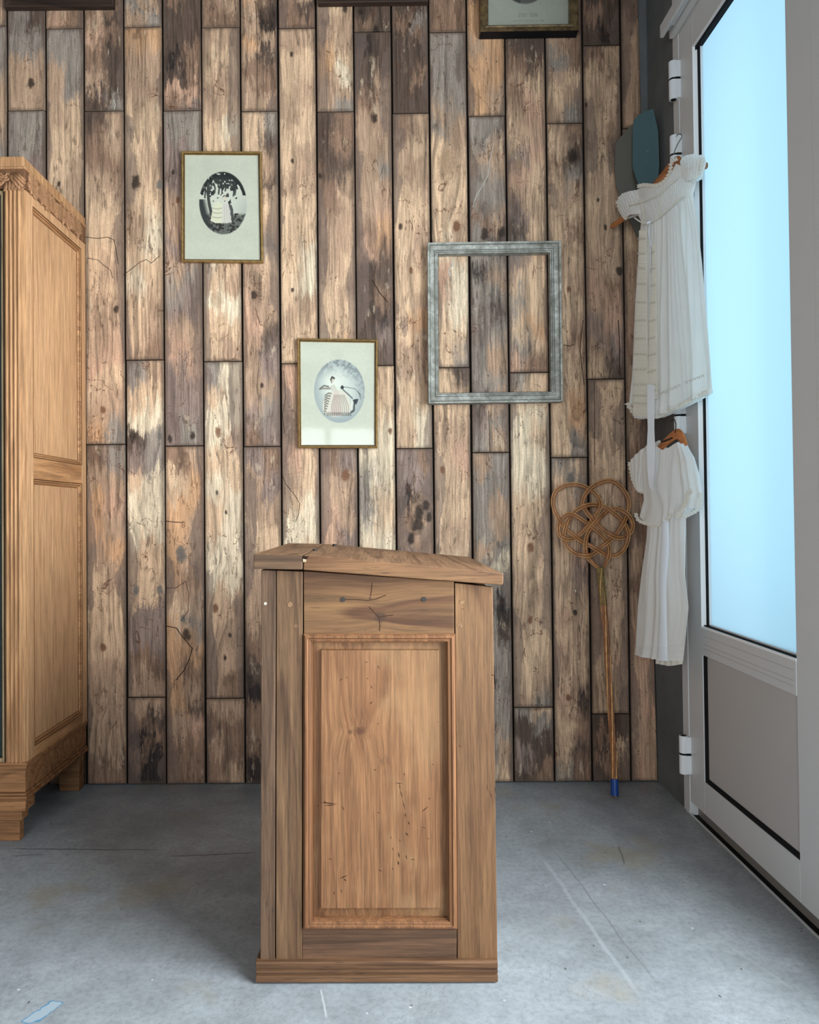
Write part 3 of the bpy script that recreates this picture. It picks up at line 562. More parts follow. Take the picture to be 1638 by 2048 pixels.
# ================================================================== SLANT TOP DESK
YD0 = atz(755, 1965, .004).y; YD = YD0+.012; YDB = YD+.70
dsk = empty('slant_top_desk', (aty(755, 1500, YD).x, YD+.35, 0), 'upright oak desk with sloping lid and panelled end standing in the middle of the floor', 'desk')
def q(x, y, Y=None): v = aty(x, y, YD if Y is None else Y); return v
ka = [(q(720, 1463), .013), (q(700, 1466), .008), (q(762, 1523), .005)]
D_st = wood('desk_oak_stile', (113, 85, 61), (79, 55, 39), 'z', 11, figure=.5, pore=.6, fs=1.2, spots=.5, dark=(66, 48, 38))
D_st0 = wood('desk_oak_old_stile', (104, 79, 61), (69, 50, 38), 'z', 12, figure=.45, pore=.8, fs=1.2, spots=.6, dark=(52, 40, 34))
D_st2 = wood('desk_oak_right_stile', (120, 88, 60), (88, 59, 39), 'z', 13, figure=.4, pore=.5, fs=1.2, spots=.4, dark=(70, 50, 34))
D_rail = wood('desk_oak_rail', (117, 85, 56), (81, 53, 35), 'x', 14, figure=.8, pore=.6, fs=.8, spots=.4, dark=(60, 42, 32), knots=[(q(760, 1235), .016), (q(740, 1196), .004)])
D_rail2 = wood('desk_oak_bottom_rail', (103, 74, 55), (70, 50, 37), 'x', 15, figure=.6, pore=.6, dark=(60, 42, 32))
D_pan = wood('desk_pine_panel', (133, 94, 64), (105, 69, 45), 'z', 16, figure=.5, fs=1.5, pore=.25, spots=.9, dark=(74, 44, 30), knots=ka, blotch=(150, 118, 84))
D_mou = wood('desk_moulding', (135, 93, 62), (96, 62, 41), 'z', 17, figure=.4, pore=.5, dark=(60, 40, 28))
D_top = wood('desk_oak_top', (156, 117, 87), (116, 82, 57), 'y', 18, figure=.6, pore=.5, dark=(80, 58, 42))
D_edge = wood('desk_oak_top_edge', (128, 94, 65), (88, 58, 38), 'x', 19, figure=.85, fs=.9, pore=.7, spots=.5, dark=(58, 40, 28))
D_edge2 = wood('desk_oak_top_edge_old', (103, 78, 58), (69, 50, 37), 'x', 20, figure=.6, pore=.7, dark=(58, 40, 28))
D_base = wood('desk_base_oak', (111, 79, 55), (76, 51, 35), 'x', 21, figure=.6, pore=.6, dark=(56, 38, 28))
M_gap = plain('dark_joint', (34, 24, 18), .9, .1)
def board(name, poly, mat, yo=0, th=.022, bev=.0015):
    return MB().prism([q(*a)-Vector((0, yo, 0)) for a in poly], (0, th+yo, 0)).build(name, mat, dsk, bevel=bev)
board('outer_stile', [(523, 1140), (551.5, 1141), (549.5, 1924), (520.5, 1924)], D_st0, .001)
board('left_stile', [(553, 1141), (605.5, 1143), (604, 1924), (551.5, 1924)], D_st)
board('right_stile', [(909.5, 1166), (985.5, 1174), (995, 1921), (915, 1922)], D_st2)
board('top_rail', [(607, 1142), (907.8, 1163), (908.5, 1269), (607.5, 1269)], D_rail, .0)
board('bottom_rail', [(604.5, 1856), (914, 1856), (913.5, 1922), (604.5, 1924)], D_rail2, -.001)
MB().prism([q(*a)+Vector((0, .0225, 0)) for a in [(522, 1142), (985, 1175), (994, 1921), (521, 1924)]], (0, .006, 0)).build('panel_backing', M_gap, dsk)
# bolection moulding round the panel
oq = [q(607.5, 1856.5), q(913.5, 1856.5), q(909, 1268.5), q(608, 1268.5)]
prof = [(0, 0), (.0, .003), (.003, .007), (.007, .0075), (.010, .004), (.0125, .0045), (.0155, .0035), (.017, -.002), (.019, -.014), (.019, -.016), (0, -.016)]
for mbx in moulding(None, oq, prof, (0, -1, 0)): mbx.build('panel_moulding', D_mou, dsk)
def inset(qd, t_, h_, en=Vector((0, -1, 0))):
    q_ = [Vector(v) for v in qd]; return [q_[i]+((q_[(i+1) % 4]-q_[i]).normalized()+(q_[i-1]-q_[i]).normalized())*t_+en*h_ for i in range(4)]
for t_, h_, w_ in ((-.0013, .0006, .0018), (.0098, .0044, .0016), (.0172, -.006, .0022)):  # dark strips stand in for shadow lines beside the moulding
    for mbx in moulding(None, inset(oq, t_, h_), [(0, -.001), (0, 0), (w_, 0), (w_, -.001)], (0, -1, 0)): mbx.build('shade_line', M_shade_line, dsk)
# fielded panel
fo = [q(622, 1842), q(900, 1842), q(896, 1282), q(622, 1282)]
sh = [q(641, 1821), q(881, 1820), q(879, 1300), q(641, 1300)]
pb = MB(); f1 = [v+Vector((0, .016, 0)) for v in fo]; f2 = [v+Vector((0, .0125, 0)) for v in sh]; f3 = [v+Vector((0, .005, 0)) for v in sh]
f3 = [f3[i]+(f3[(i+2) % 4]-f3[i]).normalized()*.0018 for i in range(4)]
f0 = [v+Vector((0, .022, 0)) for v in fo]
pb.add(f0+f1+f2+f3, [(0, 1, 2, 3), (12, 13, 14, 15)]+[(a*4+i, a*4+(i+1) % 4, (a+1)*4+(i+1) % 4, (a+1)*4+i) for a in range(3) for i in range(4)])
pb.build('raised_panel', D_pan, dsk, bevel=.0008)
# carcase sides and far end
xl, xr_ = q(521, 1600).x+.001, q(991, 1600).x-.001
zl_, zr0 = q(523, 1140).z, q(985, 1174).z
bx = MB()
bx.box(xl, xl+.02, YD+.03, YDB, .03, zl_-.002); bx.box(xr_-.02, xr_-.003, YD+.03, YDB, .03, zr0-.004)
bx.prism([(xl+.02, YDB-.02, .03), (xr_-.02, YDB-.02, .03), (xr_-.02, YDB-.02, zr0-.004), (q(606, 1141).x, YDB-.02, zl_-.004), (xl+.02, YDB-.02, zl_-.002)], (0, .02, 0))
bx.build('carcase', D_st, dsk)
# base moulding
bq = lambda x, y: aty(x, y, YD0)
b0, b1 = bq(512, 1965), bq(996, 1959); bt0, bt1 = bq(512, 1927), bq(996, 1920)
zz0, zz1 = .004, (bt0.z+bt1.z)/2
hp = [(0, 0), (0, .30), (-.005, .33), (-.005, .42), (0, .46), (0, .55), (-.004, .58), (-.004, .64), (.0, .68), (.001, .92), (-.003, 1.0)]
bm_ = MB(); pr = [Vector((b0.x, YD0-dy+0, zz0+(zz1-zz0)*u)) for dy, u in hp]+[Vector((b0.x, YD0+.03, zz1)), Vector((b0.x, YD0+.03, zz0))]
bm_.prism(pr, (b1.x-b0.x, 0, 0)); bm_.build('base_moulding', D_base, dsk, bevel=.0008)
bs = MB(); bs.box(b0.x, b0.x+.016, YD0+.0305, YDB+.01, zz0, zz1-.003); bs.box(xr_-.003, b1.x-.001, YD0+.0305, YDB+.01, zz0, zz1-.003); bs.box(b0.x+.016, xr_-.003, YDB, YDB+.01, zz0, zz1-.003)
bs.build('base_skirt', D_base, dsk, bevel=.001)
for (x, y) in ((b0.x+.01, YD0+.01), (b1.x-.05, YD0+.01), (b0.x+.01, YDB-.04), (b1.x-.05, YDB-.04)): MB().box(x, x+.04, y, y+.03, 0, zz0).build('foot_pad', M_gap, dsk)
# top: flat strip and sloping lid
YT = YD-.020; YTB = atz(640, 1087, aty(600, 1109, YT).z).y
tq = lambda x, y: aty(x, y, YT)
A = [tq(507, 1138), tq(605, 1139.5), tq(605.5, 1110), tq(507, 1108)]
ts = MB().prism(A, (0, YTB-YT, 0)).build('top_strip', [D_edge2], dsk, bevel=.002)
B = [tq(606.5, 1140), tq(1003, 1170.5), tq(1007, 1164), tq(1006.5, 1147), tq(1001, 1145.5), tq(640, 1113.5), tq(626, 1118), tq(607, 1118)]
MB().prism([tq(606.5, 1140), tq(1004, 1170.5), tq(1007, 1166), tq(1007, 1148), tq(1003, 1146), tq(622, 1111), tq(607, 1110.5)], (0, YTB-YT, 0)).build('sloping_lid', [D_edge, D_top], dsk, bevel=.0025)
lid = bpy.data.objects['sloping_lid']
for me_, idx in ((lid.data, 1),):
    for pgn in me_.polygons:
        if pgn.normal.z > .8: pgn.material_index = 1
ts.data.materials.append(D_top)
for pgn in ts.data.polygons:
    if pgn.normal.z > .8: pgn.material_index = 1
nt = MB(); nt.prism([tq(605.4, 1112)-Vector((0, .0008, 0)), tq(617, 1113)-Vector((0, .0008, 0)), tq(613, 1119)-Vector((0, .0008, 0)), tq(606, 1117)-Vector((0, .0008, 0))], (0, .002, 0)); nt.build('chipped_hinge_notch', M_gap, dsk)
nt = MB(); nt.prism([tq(606, 1117.5)-Vector((0, .0012, 0)), tq(613, 1119)-Vector((0, .0012, 0)), tq(612, 1124)-Vector((0, .0012, 0)), tq(606, 1124)-Vector((0, .0012, 0))], (0, .002, 0)); nt.build('hinge_pin', plain('pale_splinter', (160, 140, 114), .7), dsk)
M_pin = plain('bright_pin_head', (170, 164, 150), .4, .5, .5)
M_nail = plain('iron_nail', (52, 46, 44), .5, .5, .6); M_peg = wood('oak_peg', (150, 116, 84), (112, 82, 58), 'y', 30)
for x, y, r, m_ in ((686, 1199, 5, M_nail), (848, 1198.5, 5, M_nail), (531, 1207, 3, M_pin), (580, 1209, 5, M_peg), (592, 1252, 4, M_peg), (924, 1203, 5, M_peg), (920, 1251, 5, M_peg)):
    c = q(x, y); MB().tube([c+Vector((0, .003, 0)), c-Vector((0, .0015 if m_ is not M_peg else .0006, 0))], r*YD/F, 12).build('nail' if m_ is not M_peg else 'peg', m_, dsk)
zt_ = tq(600, 1109).z
for x, y in ((630, 1100), (669, 1089.5)):
    c = atz(x, y, zt_); MB().tube([c-Vector((0, 0, .004)), c+Vector((0, 0, .0025))], .006, 10).build('screw_head', M_nail, dsk)
# cracks in the top rail (thin dark checks cut in the surface)
ck = MB()
for pts in ([(690, 1199), (712, 1199), (735, 1201), (752, 1198), (772, 1190)], [(744, 1166), (743, 1180), (741, 1192)], [(738, 1214), (750, 1226), (758, 1235), (760, 1250), (759, 1262)], [(758, 1234), (772, 1232), (786, 1230)]):
    for (x0, y0), (x1, y1) in zip(pts, pts[1:]):
        a, b = q(x0, y0), q(x1, y1); d = (b-a).normalized(); nn = Vector((-d.z, 0, d.x))*.0011
        ck.prism([a-nn-Vector((0, .0003, 0)), b-nn*.8-Vector((0, .0003, 0)), b+nn*.8-Vector((0, .0003, 0)), a+nn-Vector((0, .0003, 0))], (0, .002, 0))
for x, y, a, l, w_ in ((657, 1608, .1, 34, 3), (660, 1612, -.1, 24, 3), (650, 1606, .9, 8, 3), (686, 1618, 1.2, 10, 2), (798, 1568, .1, 16, 2), (800, 1575, 1.4, 14, 2), (803, 1590, 1.3, 18, 2), (808, 1612, 1.3, 20, 2), (811, 1632, 1.4, 8, 3),
    (850, 1620, -.7, 20, 2.4), (818, 1648, 1.2, 8, 3), (848, 1657, .4, 9, 1.6), (814, 1670, .9, 9, 4), (800, 1683, 1.5, 6, 2), (798, 1712, 1.4, 14, 3), (797, 1728, 1.4, 9, 4), (813, 1716, 1.3, 9, 2.5), (826, 1721, 0, 10, 1.8), (782, 1677, 1.5, 5, 2), (786, 1700, 1.5, 6, 2),
    (660, 1720, .2, 7, 2), (687, 1756, -.4, 18, 3), (690, 1762, .8, 8, 3), (760, 1743, .3, 9, 2), (683, 1784, 1.5, 10, 1.6), (668, 1788, 1.5, 7, 1.6), (682, 1360, -.8, 8, 2), (742, 1407, -.9, 9, 2.4), (733, 1325, .2, 7, 2), (757, 1335, 1.2, 8, 2), (735, 1358, .4, 5, 2), (678, 1548, .3, 5, 2.6), (809, 1550, 1.5, 6, 2), (750, 1541, .2, 6, 2.4),
    (743, 1375, 1.2, 8, 2), (866, 1530, .3, 4, 2), (757, 1627, .4, 4, 3), (693, 1356, .4, 6, 1.6), (920, 1492, .7, 8, 2), (975, 1575, 1.4, 16, 1.6), (982, 1590, 1.3, 22, 1.6), (990, 1580, 1.7, 12, 1.6), (985, 1350, .1, 8, 3), (925, 1218, 0, 8, 1.4), (537, 1330, .9, 18, 2), (543, 1325, 1.5, 14, 2), (541, 1390, 1.4, 40, 1.5), (539, 1425, 1.4, 26, 2.4), (541, 1245, 1.5, 40, 1.4), (536, 1480, 1.5, 44, 1.4), (530, 1560, 1.55, 30, 1.3)):
    c = q(x, y); d = Vector((math.cos(a), 0, -math.sin(a)))*(l/2*YD/F); nn = Vector((d.z, 0, -d.x)).normalized()*(w_/2*YD/F*.8); yo = Vector((0, .0050 if 641 < x < 881 and y > 1300 else .0004, 0))
    yo = Vector((0, -.0003+(.0050 if 641 < x < 881 and y > 1300 else 0), 0))
    ck.prism([c-d+yo, c-nn+yo, c+d+yo, c+nn+yo], (0, .0012, 0))
ck.build('crack', plain('old_dent', (60, 40, 28), .9, .1), dsk)['kind'] = 'stuff'
# ================================================================== FRAMES ON THE WALL
M_gold = None
t = NT('old_gilt'); n = t.noise(t.obj(), 60, 4, .6); M_gold = t.fin(t.ramp(n, [(.3, lin((132, 102, 58))), (.7, lin((176, 142, 88)))]), .36, .5, .5); 
M_gold2 = plain('dark_bronze_lip', (60, 46, 28), .5, .4, .3)
t = NT('paper_print'); at = t.n('ShaderNodeVertexColor', {'layer_name': 'ink'}); M_print = t.fin(at.outputs[0], .8, .15)
t = NT('picture_glass'); tr = t.n('ShaderNodeBsdfTransparent', Color=(.97, .98, .97, 1)); gl = t.n('ShaderNodeBsdfGlossy', Roughness=.05)
t.L.new(t.n('ShaderNodeMixShader', i0=.035, i1=tr.outputs[0], i2=gl.outputs[0]).outputs[0], t.out.inputs[0]); M_pglass = t.mat
def vnoise(w, h, sx, sy, seed):
    r = np.random.RandomState(seed); gx, gy = int(sx)+2, int(sy)+2; g = r.rand(gy, gx)
    x = np.linspace(0, sx, w); y = np.linspace(0, sy, h); xi = x.astype(int); yi = y.astype(int); fx = (x-xi); fy = (y-yi)
    fx = fx*fx*(3-2*fx); fy = (fy*fy*(3-2*fy))[:, None]
    a = g[np.ix_(yi, xi)]; b = g[np.ix_(yi, xi+1)]; c = g[np.ix_(yi+1, xi)]; d = g[np.ix_(yi+1, xi+1)]
    return (a*(1-fx)+b*fx)*(1-fy)+(c*(1-fx)+d*fx)*fy
class Art:
    def __init__(s, w, h, paper, seed=1):
        s.w, s.h = w, h; s.a = np.ones((h, w, 3))*np.array(paper)/255.
        n = vnoise(w, h, 6, 8, seed)*.6+vnoise(w, h, 40, 55, seed+1)*.4; s.a *= (0.955+.07*n)[..., None]
        s.U, s.V = np.meshgrid((np.arange(w)+.5)/w, (np.arange(h)+.5)/h)
    def oval(s, cx, cy, rx, ry): s.A = (s.U-cx)/rx; s.B = (s.V-cy)/ry; s.R = np.sqrt(s.A**2+s.B**2); s.k = np.clip((1-s.R)*30, 0, 1)
    def put(s, m, c): m = (np.clip(m, 0, 1)*s.k)[..., None]; s.a = s.a*(1-m)+m*np.array(c)/255.
    def line(s, pts, w, c, al=1.0):
        d = np.full(s.A.shape, 9.)
        for (x0, y0), (x1, y1) in zip(pts, pts[1:]):
            dx, dy = x1-x0, y1-y0; L = dx*dx+dy*dy+1e-9; tt = np.clip(((s.A-x0)*dx+(s.B-y0)*dy)/L, 0, 1)
            d = np.minimum(d, np.hypot(s.A-x0-tt*dx, s.B-y0-tt*dy))
        s.put(np.clip((w-d)/.02+.5, 0, 1)*al, c)
    def poly(s, pts, c, al=1.0):
        ins = np.zeros(s.A.shape, bool); n = len(pts)
        for i in range(n):
            x0, y0 = pts[i]; x1, y1 = pts[(i+1) % n]
            if y0 == y1: continue
            cnd = ((y0 > s.B) != (y1 > s.B)) & (s.A < (x1-x0)*(s.B-y0)/(y1-y0)+x0); ins ^= cnd
        s.put(ins*al, c)
def art_willow():
    a = Art(130, 182, (190, 188, 172), 3); a.oval(.512, .458, .32, .30)
    N = vnoise(130, 182, 26, 34, 5)*.5+vnoise(130, 182, 52, 66, 6)*.5; N2 = vnoise(130, 182, 9, 11, 7)
    a.put(np.ones_like(N), (196, 194, 180)); a.put(np.clip((a.A-.3)*.7*(a.B+.5), 0, .55), (120, 120, 116)); a.put(np.clip((a.B-.3)*9, 0, 1), (96, 95, 90)); a.put((a.B > .32)*(N > .52), (46, 46, 44))
    a.put(np.clip((-a.A-.55-.3*(.3-a.B))*5, 0, 1)*(a.B > -.12), (52, 54, 54))
    can = ((-a.B)+(N-.5)*1.5+(N2-.5)*.5-.12*np.abs(a.A) > .52); a.put(can*1., (40, 42, 42)); a.put(((a.R > .86)*(a.B < -.25)*(N > .3))*1., (36, 38, 38))
    a.put((np.abs(a.B+.62) < .16)*(a.A > -.45)*(a.A < .5)*(N > .42), (54, 56, 54))
    for x, l in ((-.75, -.2), (-.35, -.32), (-.18, -.3), (.1, -.4), (.33, -.42), (.5, -.28), (.44, -.25)): a.line([(x-.03, -.62), (x+.03, (l-.62)/2), (x, l)], .035, (50, 52, 50), .85)
    a.line([(-.6, -.6), (-.62, -.3), (-.58, .0), (-.48, .36)], .06, (62, 62, 60)); a.line([(-.6, -.3), (-.85, -.5)], .03, (60, 60, 58)); a.line([(-.58, -.35), (-.45, -.6)], .03, (60, 60, 58))
    a.poly([(-.38, .02), (-.2, -.06), (-.02, .02), (.02, .3), (.0, .64), (-.3, .64), (-.52, .56), (-.46, .3)], (206, 202, 178))
    a.poly([(-.02, .0), (.12, -.08), (.24, .1), (.36, .6), (.1, .64), (-.06, .6)], (200, 192, 182))
    for y in (.16, .30, .44): a.line([(-.46, y), (-.2, y+.03), (-.06, y)], .012, (140, 136, 120), .8)
    for x in (0., .1, .2): a.line([(x+.05, .05), (x+.06, .6)], .01, (150, 140, 136), .6)
    a.poly([(.22, .02), (.36, .06), (.42, .2), (.38, .58), (.34, .58), (.3, .25)], (78, 78, 76)); a.poly([(.2, -.02), (.32, -.14), (.34, .0), (.24, .04)], (50, 50, 50))
    a.put((np.hypot(a.A-.08, (a.B+.14)*1.2) < .08)*1., (200, 188, 168)); a.put((np.hypot(a.A-.19, (a.B+.24)*1.2) < .07)*1., (70, 66, 62)); a.line([(.0, -.2), (.05, -.24), (.12, -.22)], .02, (110, 104, 96))
    return a
def art_dance():
    a = Art(130, 182, (196, 194, 178), 11); a.oval(.523, .475, .345, .308)
    N = vnoise(130, 182, 28, 36, 15)*.6+vnoise(130, 182, 55, 70, 16)*.4
    a.put(np.ones_like(N), (196, 198, 190)); a.put(np.clip((a.R-.45)*1.1, 0, .8), (128, 134, 136)); a.put(np.clip((-a.B-.35)*1.2, 0, .8)*(N > .45), (110, 114, 118)); a.put(np.clip((a.A-.1-a.B*.6-.5), 0, .7)*(N > .5), (126, 130, 132)); a.put(np.clip((a.B-.75)*4, 0, .8), (150, 156, 160))
    a.put(np.clip(1-np.hypot(a.A+.25, a.B+.25)*1.6, 0, .9), (218, 216, 204))
    sk = [(-.30, .02), (-.5, .14), (-.66, .42), (-.62, .7), (-.4, .78), (-.1, .8), (.2, .74), (.42, .66), (.44, .4), (.3, .12), (.12, -.02), (-.12, -.04)]
    a.poly(sk, (208, 198, 184)); a.poly([(-.2, 0), (-.38, .68), (-.1, .78), (.1, .72), (-.02, 0)], (206, 186, 176))
    for k in range(9): a.line([(-.32-.03*k+.0, .08+.08*k), (-.42-.02*k, .06+.08*k), (-.56-.005*k, .14+.072*k)], .018, (84, 82, 76), .85)
    for k in range(9): x = -.3+.08*k; a.line([(x*.6-.02, .12), (x, .45), (x+.03, .72)], .011, (120, 108, 98), .75)
    for k in range(14): x = -.5+.07*k; a.line([(x, .68), (x+.03, .76)], .02, (80, 78, 74), .7)
    a.poly([(-.36, -.16), (-.2, -.22), (-.08, -.02), (-.3, .02)], (196, 190, 178)); a.line([(-.36, -.08), (-.66, -.08), (-.76, -.06)], .03, (140, 134, 124)); a.line([(-.76, -.07), (-.6, -.17), (-.42, -.14)], .02, (96, 92, 86))
    a.put((np.hypot(a.A+.26, (a.B+.34)*1.1) < .07)*1., (206, 190, 172)); a.line([(-.33, -.36), (-.28, -.44), (-.2, -.4)], .03, (74, 70, 66)); a.line([(-.34, -.36), (-.3, -.26)], .015, (74, 70, 66))
    a.put((np.hypot(a.A-.11, (a.B+.12)*1.1) < .065)*1., (56, 56, 56)); a.line([(.16, -.14), (.6, -.08), (.8, .1)], .012, (120, 120, 116)); a.line([(.14, -.05), (.4, .14), (.5, .22)], .018, (80, 80, 78)); a.poly([(.5, .26), (.74, .24), (.66, .42), (.56, .38)], (58, 60, 66))
    for k in range(4): a.line([(.7+.03*k, .0+.03*k), (.82, .1+.05*k)], .01, (90, 90, 88), .8)
    a.line([(.58, .38), (.56, .6), (.46, .66)], .03, (70, 70, 68)); a.line([(.5, .3), (.46, .55)], .03, (214, 210, 198)); a.put((a.V > 2), (0, 0, 0))
    return a
def art_top():
    a = Art(100, 130, (158, 158, 146), 21); a.oval(.47, .46, .38, .355); N = vnoise(100, 130, 30, 30, 9); a.put(np.ones_like(N), (92, 90, 86)); a.put(N > .6, (70, 68, 66))
    a.k = np.ones_like(a.k); a.A = a.U; a.B = a.V
    for x0, x1, y in ((.38, .62, .885), (.36, .64, .905), (.30, .72, .945)):
        n_ = 26
        for i in range(n_):
            if (i*7) % 5: u = x0+(x1-x0)*i/n_; a.put((np.abs(a.U-u) < .004)*(np.abs(a.V-y) < .004)*.5, (100, 98, 92))
    return a
def art_mesh(name, art, quad, parent):
    """quad BL,BR,TR,TL"""
    w, h = art.w, art.h; bl, br, tr_, tl = [Vector(v) for v in quad]; vs = []
    for j in range(h+1):
        v = j/h; L_ = tl+(bl-tl)*v; R_ = tr_+(br-tr_)*v
        for i in range(w+1): vs.append(tuple(L_+(R_-L_)*(i/w)))
    fs = [(j*(w+1)+i, (j+1)*(w+1)+i, (j+1)*(w+1)+i+1, j*(w+1)+i+1) for j in range(h) for i in range(w)]
    me = bpy.data.meshes.new(name); me.from_pydata(vs, [], fs); me.materials.append(M_print)
    ca = me.color_attributes.new('ink', 'FLOAT_COLOR', 'CORNER'); A_ = art.a.reshape(-1, 3); A_ = np.where(A_ <= .04045, A_/12.92, ((A_+.055)/1.055)**2.4)
    c = np.ones((len(A_), 4, 4), np.float32); c[:, :, :3] = A_[:, None, :]; ca.data.foreach_set('color', c.ravel())
    o = bpy.data.objects.new(name, me); COL.objects.link(o); o.parent = parent; o.location = -wpos(parent); return o
def framed(oq_px, art, label, dep=.022, fw=.0125, group=None, mats=None, name='framed_print', prof=None, ring=True):
    YF = D-dep; Q = [aty(x, y, YF) for x, y in oq_px]      # BL BR TR TL
    c = sum(Q, Vector())/4; root = empty(name, (c.x, D-.004, Q[0].z), label, 'picture')
    Qf = [Vector((v.x, D-.0035, v.z)) for v in Q]; hh = dep-.0035
    prof = prof or [(0, 0), (0, hh*.8), (.002, hh), (fw*.35, hh+.0015), (fw*.6, hh*.9), (fw*.68, hh*.55), (fw, hh*.5), (fw, 0)]
    for mbx in moulding(None, Qf, prof, (0, -1, 0)): mbx.build('frame_rail', mats or M_gold, root)
    inn = [(Qf[(i+1) % 4]-Qf[i]).normalized()+(Qf[i-1]-Qf[i]).normalized() for i in range(4)]
    I = lambda t_, h_: [Qf[i]+inn[i]*t_+Vector((0, -h_, 0)) for i in range(4)]
    if ring:
        for mbx in moulding(None, I(fw*.62, 0), [(0, hh*.45), (0, hh*.62), (.0035, hh*.62), (.0035, hh*.45)], (0, -1, 0)): mbx.build('inner_lip', M_gold2, root)
    b = MB(); P_ = I(fw*.7, .001); b.prism(P_, (0, -.003, 0)); b.build('backing_board', plain('card', (150, 132, 104), .9), root)
    art_mesh('print', art, I(fw*.8, hh*.34), root)
    g_ = I(fw*.8, hh*.42); MB().add(g_, [(0, 1, 2, 3)]).build('glass', M_pglass, root)
    if ring:
        e = (Q[2]+Q[3])/2; MB().tube([e+Vector((-.004, .012, -.001)), e+Vector((0, .012, .007)), e+Vector((.004, .012, -.001))], .0012, 6).build('hanging_ring', M_nail, root)
    return root
framed([(362, 523), (526, 524.5), (522, 302), (362, 301)], art_willow(), 'small gilt-framed oval print of a couple under a willow, hung higher on the planks')
framed([(596, 896), (755, 896), (755.5, 678.5), (594, 676)], art_dance(), 'small gilt-framed oval print of a lady in a wide skirt, hung lower above the desk')
# upper right picture, seen from below and thicker
t = NT('dark_gilt'); n = t.noise(t.obj(), 50, 4, .6); M_gold3 = t.fin(t.ramp(n, [(.35, lin((70, 56, 38))), (.65, lin((120, 98, 66)))]), .45, .4, .3)
hh = .05
pr3 = [(0, 0), (0, hh-.003), (.001, hh), (.004, hh), (.006, hh-.004), (.014, hh-.007), (.020, hh-.009), (.023, hh-.007), (.026, hh-.008), (.029, hh-.014), (.032, hh-.016), (.032, 0)]
fr3 = framed([(961, 62), (1158, 59), (1157, -230), (961, -228)], art_top(), 'thick gilt-framed print cut off by the top edge above the empty frame', dep=hh+.0035, fw=.036, mats=M_gold3, prof=pr3, ring=False)
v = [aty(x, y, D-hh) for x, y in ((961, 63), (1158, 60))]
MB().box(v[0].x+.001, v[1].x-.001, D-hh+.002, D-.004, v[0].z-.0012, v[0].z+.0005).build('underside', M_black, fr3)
# dark frames at the very top
M_dw = wood('dark_stained_wood', (66, 48, 40), (40, 30, 26), 'x', 40, pore=.3)
def dark_frame(oq_px, label, art):
    YF = D-.03; Q = [aty(x, y, YF) for x, y in oq_px]; c = sum(Q, Vector())/4
    root = empty('dark_frame', (c.x, D-.004, Q[0].z), label, 'picture frame')
    Qf = [Vector((v.x, D-.0035, v.z)) for v in Q]
    for mbx in moulding(None, Qf, [(0, 0), (0, .024), (.003, .0265), (.02, .022), (.05, .018), (.05, 0)], (0, -1, 0)): mbx.build('frame_rail', M_dw, root)
    inn = [(Qf[(i+1) % 4]-Qf[i]).normalized()+(Qf[i-1]-Qf[i]).normalized() for i in range(4)]
    MB().prism([Qf[i]+inn[i]*.018+Vector((0, -.002, 0)) for i in range(4)], (0, -.004, 0)).build('mount_board', plain('grey_mount', (150, 146, 136), .9), root)
dark_frame([(8, 13), (226, 11), (224, -240), (6, -240)], 'dark wooden frame at the top left, only its bottom rail in view', None)
dark_frame([(636, 5), (857, 2), (856, -240), (634, -240)], 'dark wooden frame at the top middle, only its bottom edge in view', None)
# empty grey frame
t = NT('grey_washed_wood'); o = t.obj(); n = t.noise(o, 26, 5, .65); n2 = t.noise(o, 90, 3, .6); 
c_ = t.ramp(n, [(.32, lin((116, 114, 106))), (.55, lin((160, 158, 150))), (.72, lin((204, 203, 198)))]); c_ = t.mix(.5, c_, t.ramp(n2, [(.3, gray(.7)), (.7, gray(1.2))]), 'MULTIPLY')
t.bump(n2, .2, .001); M_gw = t.fin(c_, .7, .25)
hh = .0425; Q = [aty(x, y, D-.045) for x, y in ((857, 807), (1126, 803), (1122, 481), (855, 485))]
c = sum(Q, Vector())/4; ef = empty('empty_frame', (c.x, D-.004, Q[0].z), 'empty grey-washed moulded frame with planks showing through it', 'picture frame')
Qf = [Vector((v.x, D-.0025, v.z)) for v in Q]
pr = [(0, 0), (0, hh-.001), (.001, hh), (.006, hh), (.0075, hh-.002), (.0085, hh-.006), (.014, hh-.011), (.021, hh-.0125), (.0255, hh-.011), (.027, hh-.0125), (.029, hh-.013), (.030, hh-.010), (.033, hh-.0095), (.0345, hh-.012), (.036, hh-.0135), (.039, hh-.013), (.041, hh-.016), (.041, 0)]
for mbx in moulding(None, Qf, pr, (0, -1, 0)): mbx.build('frame_rail', M_gw, ef)
M_gwd = plain('grey_frame_shade', (78, 78, 72), .8, .2)  # darker grey for the shade painted into the frame profile
for t_, h_, w_ in ((.0078, hh-.0052, .0018), (.0262, hh-.0112, .0016), (.0338, hh-.0105, .0014), (.0400, hh-.0132, .0014)):  # dark strips laid in the profile as painted shade
    for mbx in moulding(None, inset(Qf, t_, h_), [(0, -.001), (0, 0), (w_, 0), (w_, -.001)], (0, -1, 0)): mbx.build('shade_line', M_gwd, ef)
